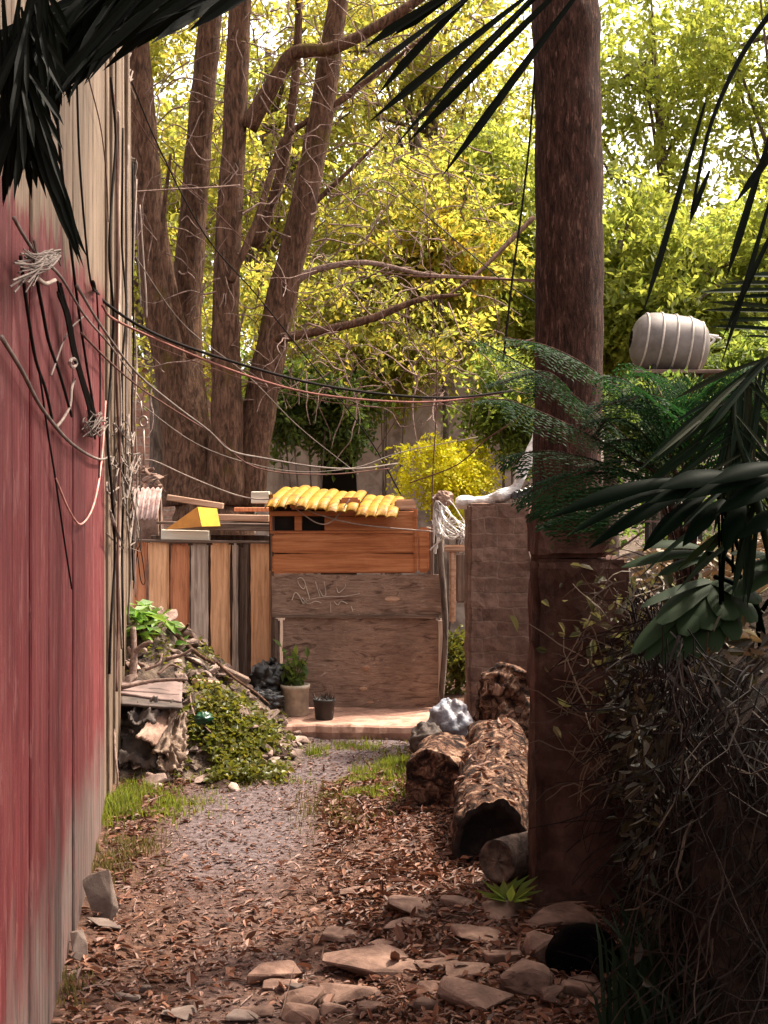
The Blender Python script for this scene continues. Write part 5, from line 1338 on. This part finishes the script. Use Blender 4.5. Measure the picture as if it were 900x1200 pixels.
# split-leaf plant
def blade(mb, base, tip, w, curl=.06, n=9, wp=(.35, 1.0, .75), tilt=.0, tipw=.04, fold=.25):
    base, tip = Vector(base), Vector(tip); d = tip - base; L = d.length
    s = d.cross(Vector((0, -.55, 1))).normalized(); nn = s.cross(d).normalized(); vs = []
    s = s * math.cos(tilt) + nn * math.sin(tilt); nn = s.cross(d).normalized()
    for i in range(n + 1):
        u = i / n; ww = w * float(np.interp(u, [0, .2, .55, .85, 1], [wp[0], max(.75, wp[0]), wp[1], wp[2], tipw])) * .5
        c = base + d * u + nn * (math.sin(u * 3.14) * curl * L) - Vector((0, 0, .10 * L * u * u))
        for k in (-1, -.5, 0, .5, 1): vs.append(c + s * ww * k + nn * (-abs(k) * ww * fold + (.1 * ww if abs(k) == .5 else 0)))
    fs = [(i * 5 + k, i * 5 + k + 1, i * 5 + k + 6, i * 5 + k + 5) for i in range(n) for k in range(4)]
    mb.add(vs, fs)
sl = thing('split_leaf_plant', P(880, 700, 3.45), 'split-leaf plant with big glossy lobed leaves at the right edge', 'plant')
mb = MB(); Yl = 3.3
for b_, t_, w_, tl in (((800, 562), (643, 590), 28, .5), ((790, 572), (668, 612), 24, .2), ((815, 572), (690, 628), 30, .2), ((825, 580), (753, 636), 34, .1), ((848, 585), (800, 632), 34, 0), ((870, 585), (850, 640), 34, 0), ((860, 556), (772, 562), 40, .3), ((900, 556), (800, 572), 44, .2), ((930, 560), (840, 590), 44, .1), ((940, 590), (862, 622), 40, .1), ((920, 545), (830, 556), 36, .3), ((840, 566), (760, 580), 30, .4)):
    blade(mb, P(*b_, Yl), P(*t_, Yl - .08), w_ * .72 * Yl / F, .05, wp=(.3, 1.0, .55), tilt=tl)
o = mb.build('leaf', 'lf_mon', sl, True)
mb = MB(); Yl = 3.55; c = (838, 678)
for (x, y, w_) in ((742, 752, 26), (757, 760, 24), (776, 766, 24), (795, 764, 26), (815, 760, 26), (838, 754, 28), (862, 742, 30), (884, 722, 30), (772, 720, 30), (800, 735, 34), (828, 730, 36), (855, 720, 36), (752, 700, 14), (890, 700, 30)):
    blade(mb, P(c[0] + (x - c[0]) * .08, c[1] + (y - c[1]) * .08, Yl), P(x, y, Yl - .14), w_ * 1.0 * Yl / F, .015, wp=(.9, 1.0, .85), tipw=.3, fold=.06)
o = mb.build('leaf', 'lf_mon2', sl, True)
mb = MB()
for b_, t_, w_ in (((830, 648), (728, 654), 22), ((826, 642), (752, 632), 20), ((830, 652), (770, 668), 18)): blade(mb, P(*b_, 3.7), P(*t_, 3.65), w_ * 3.7 / F, .05)
mb.build('leaf', 'lf_mon2', sl, True)
mb = MB()
for (x, y, w_) in ((855, 640, 22), (880, 660, 26), (860, 690, 30), (910, 640, 30), (915, 690, 30)): blade(mb, P(920, 660, 3.5), P(x, y, 3.4), w_ * 3.5 / F, .06)
mb.build('leaf', 'lf_mon2', sl, True)
mb = MB()
for e in ((815, 568), (838, 676), (830, 648), (920, 660)):
    mb.tube(spline([P(900, 800, 3.7), P(890, 720, 3.65), P(e[0] + 25, e[1] + 10, 3.5), P(*e, 3.45)], 12), .007, 6)
for x in (842, 850, 858, 846): mb.tube([P(x, 590, 3.4), P(x + U(-3, 3), 690 + U(-20, 20), 3.45)], .004, 5)
mb.build('stems', 'lf_mon', sl, True)

# ------------------------------------------------------------------ water tank
YW = 13.2
wt = thing('water_tank', (xpx(785, YW), YW, 0), 'ribbed grey water tank on a stand among the trees', 'water tank')
ax0, ax1 = P(742, 398, YW), P(834, 411, YW)
d = (ax1 - ax0); L = d.length; dn = d.normalized(); upv = Vector((0, -.25, 1)).normalized(); sdv = dn.cross(upv).normalized(); upv = sdv.cross(dn)
def tank_r(u): return .31 * (1 - abs(2 * u - .92) ** 4.5) ** .5 if abs(2 * u - .92) < 1 else .02
def ring(u, r):
    c = ax0 + d * u; return [c + (upv * math.cos(a) + sdv * math.sin(a)) * r for a in np.linspace(0, 2 * math.pi, 37)[:-1]]
us = np.linspace(-.03, .955, 30); vs = []; fs = []
for u in us: vs += ring(u, max(.01, tank_r(u) if tank_r(u) else .01))
for i in range(len(us) - 1):
    for k in range(36): fs.append((i * 36 + k, i * 36 + (k + 1) % 36, (i + 1) * 36 + (k + 1) % 36, (i + 1) * 36 + k))
vsl = MB().add(vs, fs).build('vessel', 'tank', wt, True)
for u in (.12, .30, .48, .66, .82):
    r = ring(u, tank_r(u) + .004); m = MB().tube(r + [r[0]], .010, 6, False); m.build('rib', 'rib', vsl, True)
m = MB().tube([ax0 + d * u + upv * -.02 + sdv * tank_r(u) * .99 * -1 for u in np.linspace(0, .93, 14)], .012, 6); m.build('belt', 'rib', vsl, True)
for u in (.22, .42, .62, .8):
    for s_ in (-.22, .22):
        c = ax0 + d * u + sdv * s_; m = MB().box((c.x, c.y, (c.z - .2) / 2), (.04, .04, c.z - .2)); m.build('leg', 'dark', wt)
m = MB().box(ax0 + d * .5 + Vector((0, 0, -.30)), (.9, .55, .04)); m.build('platform', 'w_darkx', wt)
sf = thing('pipe_frame', P(826, 405, YW), 'pale slanted pipe frame attached right of the water tank', 'frame')
mb = MB()
for a, b in (((815, 384), (838, 398)), ((838, 398), (822, 412)), ((815, 390), (842, 394)), ((824, 388), (822, 412)), ((830, 392), (845, 397)), ((822, 412), (812, 425))): mb.tube([P(*a, YW + .1), P(*b, YW + .1)], .012, 6)
mb.tube([P(818, 388, YW + .1), P(818, 800, YW + .1)], .015, 6)
mb.build('pipes', 'whitesheet', sf)

# ------------------------------------------------------------------ cables
def cable(pts, r, m, label, name='cable', n=30, group='cables and wires'):
    return tag(MB().tube(spline(pts, n), r, 6).build(name, m, None, True), label, 'cable', group)
def Lp(pts, y0, y1):
    k = len(pts) - 1; return [P(x, y, y0 + (y1 - y0) * i / k) for i, (x, y) in enumerate(pts)]
W = on_wall
cable([W(100, 330, .03)] + Lp([(118, 350), (160, 380), (215, 405), (300, 432), (370, 450), (450, 462), (530, 466), (600, 458)], 6.4, 8.6), .008, 'blackrub', 'thick black cable sagging from the plank wall across to the block pillar')
cable([W(112, 358, .03)] + Lp([(135, 375), (200, 405), (280, 437), (360, 460), (450, 470), (520, 470), (590, 460)], 6.6, 8.7), .0065, 'redrub', 'reddish cable sagging just below the thick black cable')
cable([W(80, 335, .03), W(110, 385, .04)] + Lp([(160, 437), (205, 475), (245, 505), (270, 528), (310, 537), (370, 547), (420, 549), (466, 543)], 7.2, 10.2), .0065, 'greyrub', 'grey cable dipping in front of the forked trunks to behind the yellow roof')
cable([W(85, 390, .03), W(120, 425, .04)] + Lp([(165, 455), (200, 478), (250, 510), (300, 548), (380, 556), (456, 549)], 7.4, 10.1), .005, 'brownrub', 'thin brown wire running just under the dipping grey cable')
cable(Lp([(160, 540), (180, 540), (220, 558), (270, 578), (300, 585), (330, 587), (390, 608), (440, 617), (510, 623)], 9.8, 9.62), .006, 'whiterub', 'pale wire running low across the fence and the orange planks')
cable(Lp([(345, 595), (372, 613), (390, 610), (410, 585)], 9.66, 9.62), .005, 'whiterub', 'short pale wire loop under the yellow roof tiles')
cable(Lp([(150, 85), (185, 170), (240, 275), (300, 345), (360, 420), (430, 510), (470, 580)], 9.4, 11.5), .006, 'blackrub', 'black wire slanting down across all the forked trunks')
cable(Lp([(148, 120), (200, 200), (250, 245), (320, 318), (400, 400), (460, 460)], 9.5, 11.8), .004, 'brownrub', 'thin brown wire crossing the forked trunks above the black slanting one')
cable(Lp([(506, 640), (507, 560), (512, 450), (505, 330), (500, 250)], 9.6, 9.6), .005, 'brownrub', 'thin upright wire rising from the shed corner into the foliage')
cable(Lp([(480, 566), (535, 545), (570, 515), (600, 495), (628, 470)], 9.7, 8.8), .005, 'brownrub', 'wire crossing in front of the lemon yellow shrub')
cable(Lp([(590, 420), (600, 330), (612, 240), (622, 150), (628, 60)], 5.1, 5.3), .005, 'blackrub', 'black string hanging left of the thick trunk')
cable(Lp([(622, 592), (618, 615), (622, 635), (626, 668)], 8.57, 8.57), .005, 'pinkrub', 'pink cable dangling down the block pillar edge')
cable(Lp([(625, 595), (624, 620), (619, 640), (627, 672)], 8.55, 8.56), .004, 'whiterub', 'white cable twisted with the pink one on the block pillar')
cable(Lp([(158, 300), (215, 380), (290, 440), (350, 500), (420, 556)], 9.6, 11.5), .004, 'greyrub', 'thin grey wire sloping from the wall end down past the dark doorway')
cable(Lp([(160, 470), (230, 520), (300, 545), (360, 553), (420, 547), (470, 530), (560, 512)], 9.7, 11.5), .004, 'greyrub', 'thin grey wire sagging behind the yellow roof to the lemon yellow shrub')
cable(Lp([(155, 395), (250, 432), (340, 462), (450, 478), (560, 470)], 9.7, 9.0), .0035, 'brownrub', 'fine brown wire sagging under the reddish cable')
cable(Lp([(400, 310), (470, 322), (540, 326), (628, 328)], 11, 8), .006, 'brownrub', 'brown wire level with the tank top, reaching the thick trunk from the left')
cable(Lp([(560, 395), (520, 430), (480, 470), (440, 530)], 10.5, 11.5), .004, 'brownrub', 'short thin wire slanting down left above the lemon yellow shrub')
cable(Lp([(455, 215), (520, 270), (590, 330), (628, 355)], 10, 8), .004, 'blackrub', 'thin black wire slanting down right to the thick trunk')
# on the plank wall
cable([W(-5, 395), W(20, 435), W(45, 480), W(80, 520), W(112, 538), W(127, 535)], .006, 'greyrub', 'grey cable looping along the red planks to the bare strips')
cable([W(121, 470), W(116, 540), W(107, 590), W(92, 614), W(78, 600), W(60, 560)], .004, 'pinkrub', 'pale pink wire loop low on the red planks')
cable([W(18, 300), W(26, 360), W(36, 420), W(48, 455), W(56, 490)], .0045, 'blackrub', 'black wire hanging furthest left on the red planks')
cable([W(34, 310), W(44, 360), W(52, 400), W(66, 440), W(80, 488)], .005, 'blackrub', 'second black wire on the red planks, left of the thick bundle')
cable([W(40, 430), W(50, 500), W(60, 560), W(72, 640), W(80, 690)], .003, 'blackrub', 'hair-thin dark wire running low down the red planks')
cable([W(60, 110), W(68, 200), W(80, 300), W(92, 390), W(105, 470), W(110, 500)], .005, 'blackrub', 'long black wire down the bare wood left of the strips')
cable([W(86, 90), W(89, 180), W(95, 260), W(103, 330), W(113, 345)], .0045, 'blackrub', 'dark wire down the middle of the bare whitish wood')
cable([W(110, 340), W(114, 420), W(114, 500), W(113, 560)], .004, 'blackrub', 'short black wire on the red planks beside the bare strips')
cable([W(100, 90), W(115, 150), W(122, 210), W(124, 260)], .003, 'brownrub', 'fine brown wire near the top of the bare wood')
cable([W(55, 440), W(75, 390), W(95, 370)] , .003, 'greyrub', 'fine grey wire slanting across the upper red planks')
cable([W(0, 255, .03), W(12, 275, .03), W(28, 296, .03), W(60, 325, .03), W(90, 370, .03), W(122, 405, .03), W(150, 440, .03)], .005, 'greyrub', 'grey wire from the left edge through the white knot to the bare strips')
mb = MB(); rk = random.Random(14)
for i in range(9):
    o = rk.uniform(-3, 3); mb.tube(spline([W(62 + o, 330 + i * 2, .02), W(68 + o, 370, .03), W(76 + o, 410, .03), W(88 + o, 450, .03), W(98 + o * 1.5, 480, .03), W(104 + o * 2, 505 + rk.uniform(-6, 10), .02)], 20), .0045, 5)
tag(mb.build('cable_bundle', 'blackrub'), 'thick bundle of black cables taped together on the red planks', 'cables', 'cables and wires')
mb = MB()
for i in range(16):
    c = [W(rk.uniform(90, 116), rk.uniform(480, 512), rk.uniform(.01, .06)) for _ in range(4)]; mb.tube(spline(c, 12), .002, 5)
tag(mb.build('wire_knot', 'greyrub'), 'grey tangle of wire ends at the foot of the black bundle', 'wires', 'cables and wires')
mb = MB()
for i in range(30):
    c = [W(rk.uniform(-8, 22), rk.uniform(280, 345), rk.uniform(.02, .05)), W(rk.uniform(15, 35), rk.uniform(296, 316), .05), W(rk.uniform(30, 50), rk.uniform(292, 310), .05), W(rk.uniform(44, 60), rk.uniform(292, 312), .03)]; mb.tube(spline(c, 12), rk.uniform(.0015, .0032), 5)
tag(mb.build('wire_knot', 'greyrub'), 'whitish knot of bunched wires at the left edge of the red planks', 'wires', 'cables and wires')
cable([W(30, 326, .03), W(40, 332, .03), W(52, 328, .03)], .006, 'whiterub', 'short white wire end below the whitish knot', n=10)
cable([W(62, 500), W(70, 490), W(78, 475), W(80, 455), W(84, 444)], .005, 'whiterub', 'white twisted wire stub beside the black bundle', n=14)
mb = MB().tube([W(75 + 4 * math.cos(a), 425 + 5 * math.sin(a), .03) for a in np.linspace(0, 6, 14)], .006, 6); tag(mb.build('wire_ring', 'whiterub'), 'small white ring of wire on the black bundle', 'wire')
# cables running down the bare strips: one per run, tucked into the joints
labs = ['black cable down the bare strips nearest the red paint', 'brown cable down the bare strips, second from the red paint', 'pale cable down the middle of the bare strips', 'dark cable with kinks beside the pale one on the bare strips', 'grey cable down the outer bare strips', 'black cable at the very end of the plank wall', 'whitish cable hanging loose off the wall end']
for i, (px, m, lab) in enumerate(zip((124, 129, 134, 139, 144, 150, 154), ('blackrub', 'brownrub', 'whiterub', 'blackrub', 'greyrub', 'blackrub', 'whiterub'), labs)):
    pts = [W(px + rk.uniform(-2, 2) + (0 if i < 5 else 0), py, .015 + rk.uniform(0, .03)) for py in range(90 + 20 * i, 860 - 25 * i, 70)]
    cable(pts, .007, m, lab, n=40)
cable(Lp([(164, 240), (168, 300), (171, 340), (172, 372)], 10, 10), .006, 'whiterub', 'white cable end hanging in front of the leftmost leaning trunk')
cable(Lp([(160, 232), (162, 300), (165, 360)], 10, 10), .005, 'greyrub', 'grey cable end hanging beside the white one at the wall end')
cable(Lp([(152, 225), (200, 222), (240, 220), (281, 217)], 9.8, 10.4), .007, 'twig', 'thin straight rod sticking out from the wall end across two trunks', 'rod')
mb = MB()
for i in range(14):
    c = [P(rk.uniform(138, 158), rk.uniform(60, 110), 9.3), P(rk.uniform(142, 152), rk.uniform(85, 100), 9.2), P(rk.uniform(136, 160), rk.uniform(80, 125), 9.3)]; mb.tube(spline(c, 10), .006, 5)
tag(mb.build('wire_knot', 'whiterub'), 'pale wire knot at the top of the wall end', 'wires', 'cables and wires')
mb = MB()
for i in range(16):
    c = [P(rk.uniform(146, 160), rk.uniform(185, 235), 9.5) for _ in range(4)]; mb.tube(spline(c, 10), .007, 5)
tag(mb.build('insulator_knot', 'greyrub'), 'grey fitting wrapped in wire where the rod leaves the wall end', 'fitting', 'cables and wires')
mb = MB().tube([P(168 + 4.5 * math.cos(a), 494 + 6 * math.sin(a), 9.7) for a in np.linspace(0, 6.28, 16)], .009, 7)
mb.tube([P(168, 500, 9.7), P(169, 530, 9.7), P(168, 545, 9.7)], .008, 6); mb.tube([P(167, 488, 9.7), P(165, 470, 9.7)], .006, 6)
mb.tube([P(165, 470, 9.7), W(155, 455, .01)], .005, 6)
tag(mb.build('hook_ring', 'metal', None, True), 'metal ring on a hook hanging at the end of the plank wall', 'hook')
mb = MB()
for i in range(30):
    px = rk.uniform(122, 158); py = rk.uniform(500, 620)
    c = [W(min(px + rk.uniform(-8, 8), 155), py + rk.uniform(-30, 30), rk.uniform(.01, .07)) for _ in range(4)]; mb.tube(spline(c, 12), rk.uniform(.003, .006), 5)
tag(mb.build('wire_tangle', 'greyrub'), 'loose grey wire tangle on the lower bare strips', 'wires', 'cables and wires')

# far wooded rise closing the view behind everything
vs = []; fs = []; xs2 = np.linspace(-70, 70, 90); ys2 = np.linspace(38, 70, 22)
for y in ys2:
    for x in xs2:
        h = 5.0 * math.sin(min(1, (y - 38) / 20) * math.pi / 2) + .8 * noise.fractal(Vector((x * .15, y * .15, 0)), .8, 2, 3); vs.append((x, y, h - .6))
k = len(xs2); fs = [(j * k + i, j * k + i + 1, (j + 1) * k + i + 1, (j + 1) * k + i) for j in range(len(ys2) - 1) for i in range(k - 1)]
setting(MB().add(vs, fs).build('hill', 'heap', None, True))
mb = MB(); cl = []; cr = []
for i in range(150):
    x = U(-32, 32); y = U(36, 48); cl.append((x, y, U(.5, 6.5))); cr.append((1.6, 1.6, 1.1))
sprays(mb, cl, cr, 34, .8, 10, .32, .17); setting(mb.build('far_woods', 'lf_deep'), 'stuff')

# ------------------------------------------------------------------ light, world, camera
az, el = R(58), R(58)
S = Vector((math.sin(az) * math.cos(el), math.cos(az) * math.cos(el), math.sin(el)))
ld = bpy.data.lights.new('sun', 'SUN'); ld.energy = 2.9; ld.angle = R(5); ld.color = (1, .90, .74)
lo = bpy.data.objects.new('sun', ld); C.objects.link(lo); lo.rotation_euler = S.to_track_quat('Z', 'Y').to_euler(); lo.location = (10, 20, 30)
w = bpy.data.worlds.new('World'); sc.world = w; w.use_nodes = True; nt = w.node_tree
bg = nt.nodes['Background']
sky = nt.nodes.new('ShaderNodeTexSky'); sky.sky_type = 'NISHITA'; sky.sun_disc = False; sky.sun_elevation = el; sky.sun_rotation = az
sky.air_density = 1.2; sky.dust_density = 4.0; sky.ozone_density = .6
hs = nt.nodes.new('ShaderNodeHueSaturation'); hs.inputs['Saturation'].default_value = .30; hs.inputs['Value'].default_value = 1.0
nt.links.new(sky.outputs[0], hs.inputs['Color'])
wm = nt.nodes.new('ShaderNodeMix'); wm.data_type = 'RGBA'; wm.blend_type = 'MULTIPLY'; wm.inputs[0].default_value = 1; wm.inputs[7].default_value = (1.0, .90, .82, 1)
nt.links.new(hs.outputs[0], wm.inputs[6]); nt.links.new(wm.outputs[2], bg.inputs['Color']); bg.inputs['Strength'].default_value = .15

cam = bpy.data.cameras.new('camera'); co = bpy.data.objects.new('camera', cam); C.objects.link(co)
co.location = (0, 0, CH); co.rotation_euler = (R(90), 0, 0)
cam.sensor_fit = 'VERTICAL'; cam.sensor_height = 36; cam.lens = F / 1200 * 36; cam.clip_start = .05; cam.clip_end = 1000
sc.camera = co
vsn = sc.view_settings; vsn.view_transform = 'Standard'; vsn.look = 'None'; vsn.exposure = 1.95; vsn.gamma = 1; vsn.use_curve_mapping = False
sc.cycles.max_bounces = 8; sc.cycles.diffuse_bounces = 4; sc.cycles.glossy_bounces = 2; sc.cycles.transmission_bounces = 4; sc.cycles.transparent_max_bounces = 4
sc.cycles.use_denoising = True
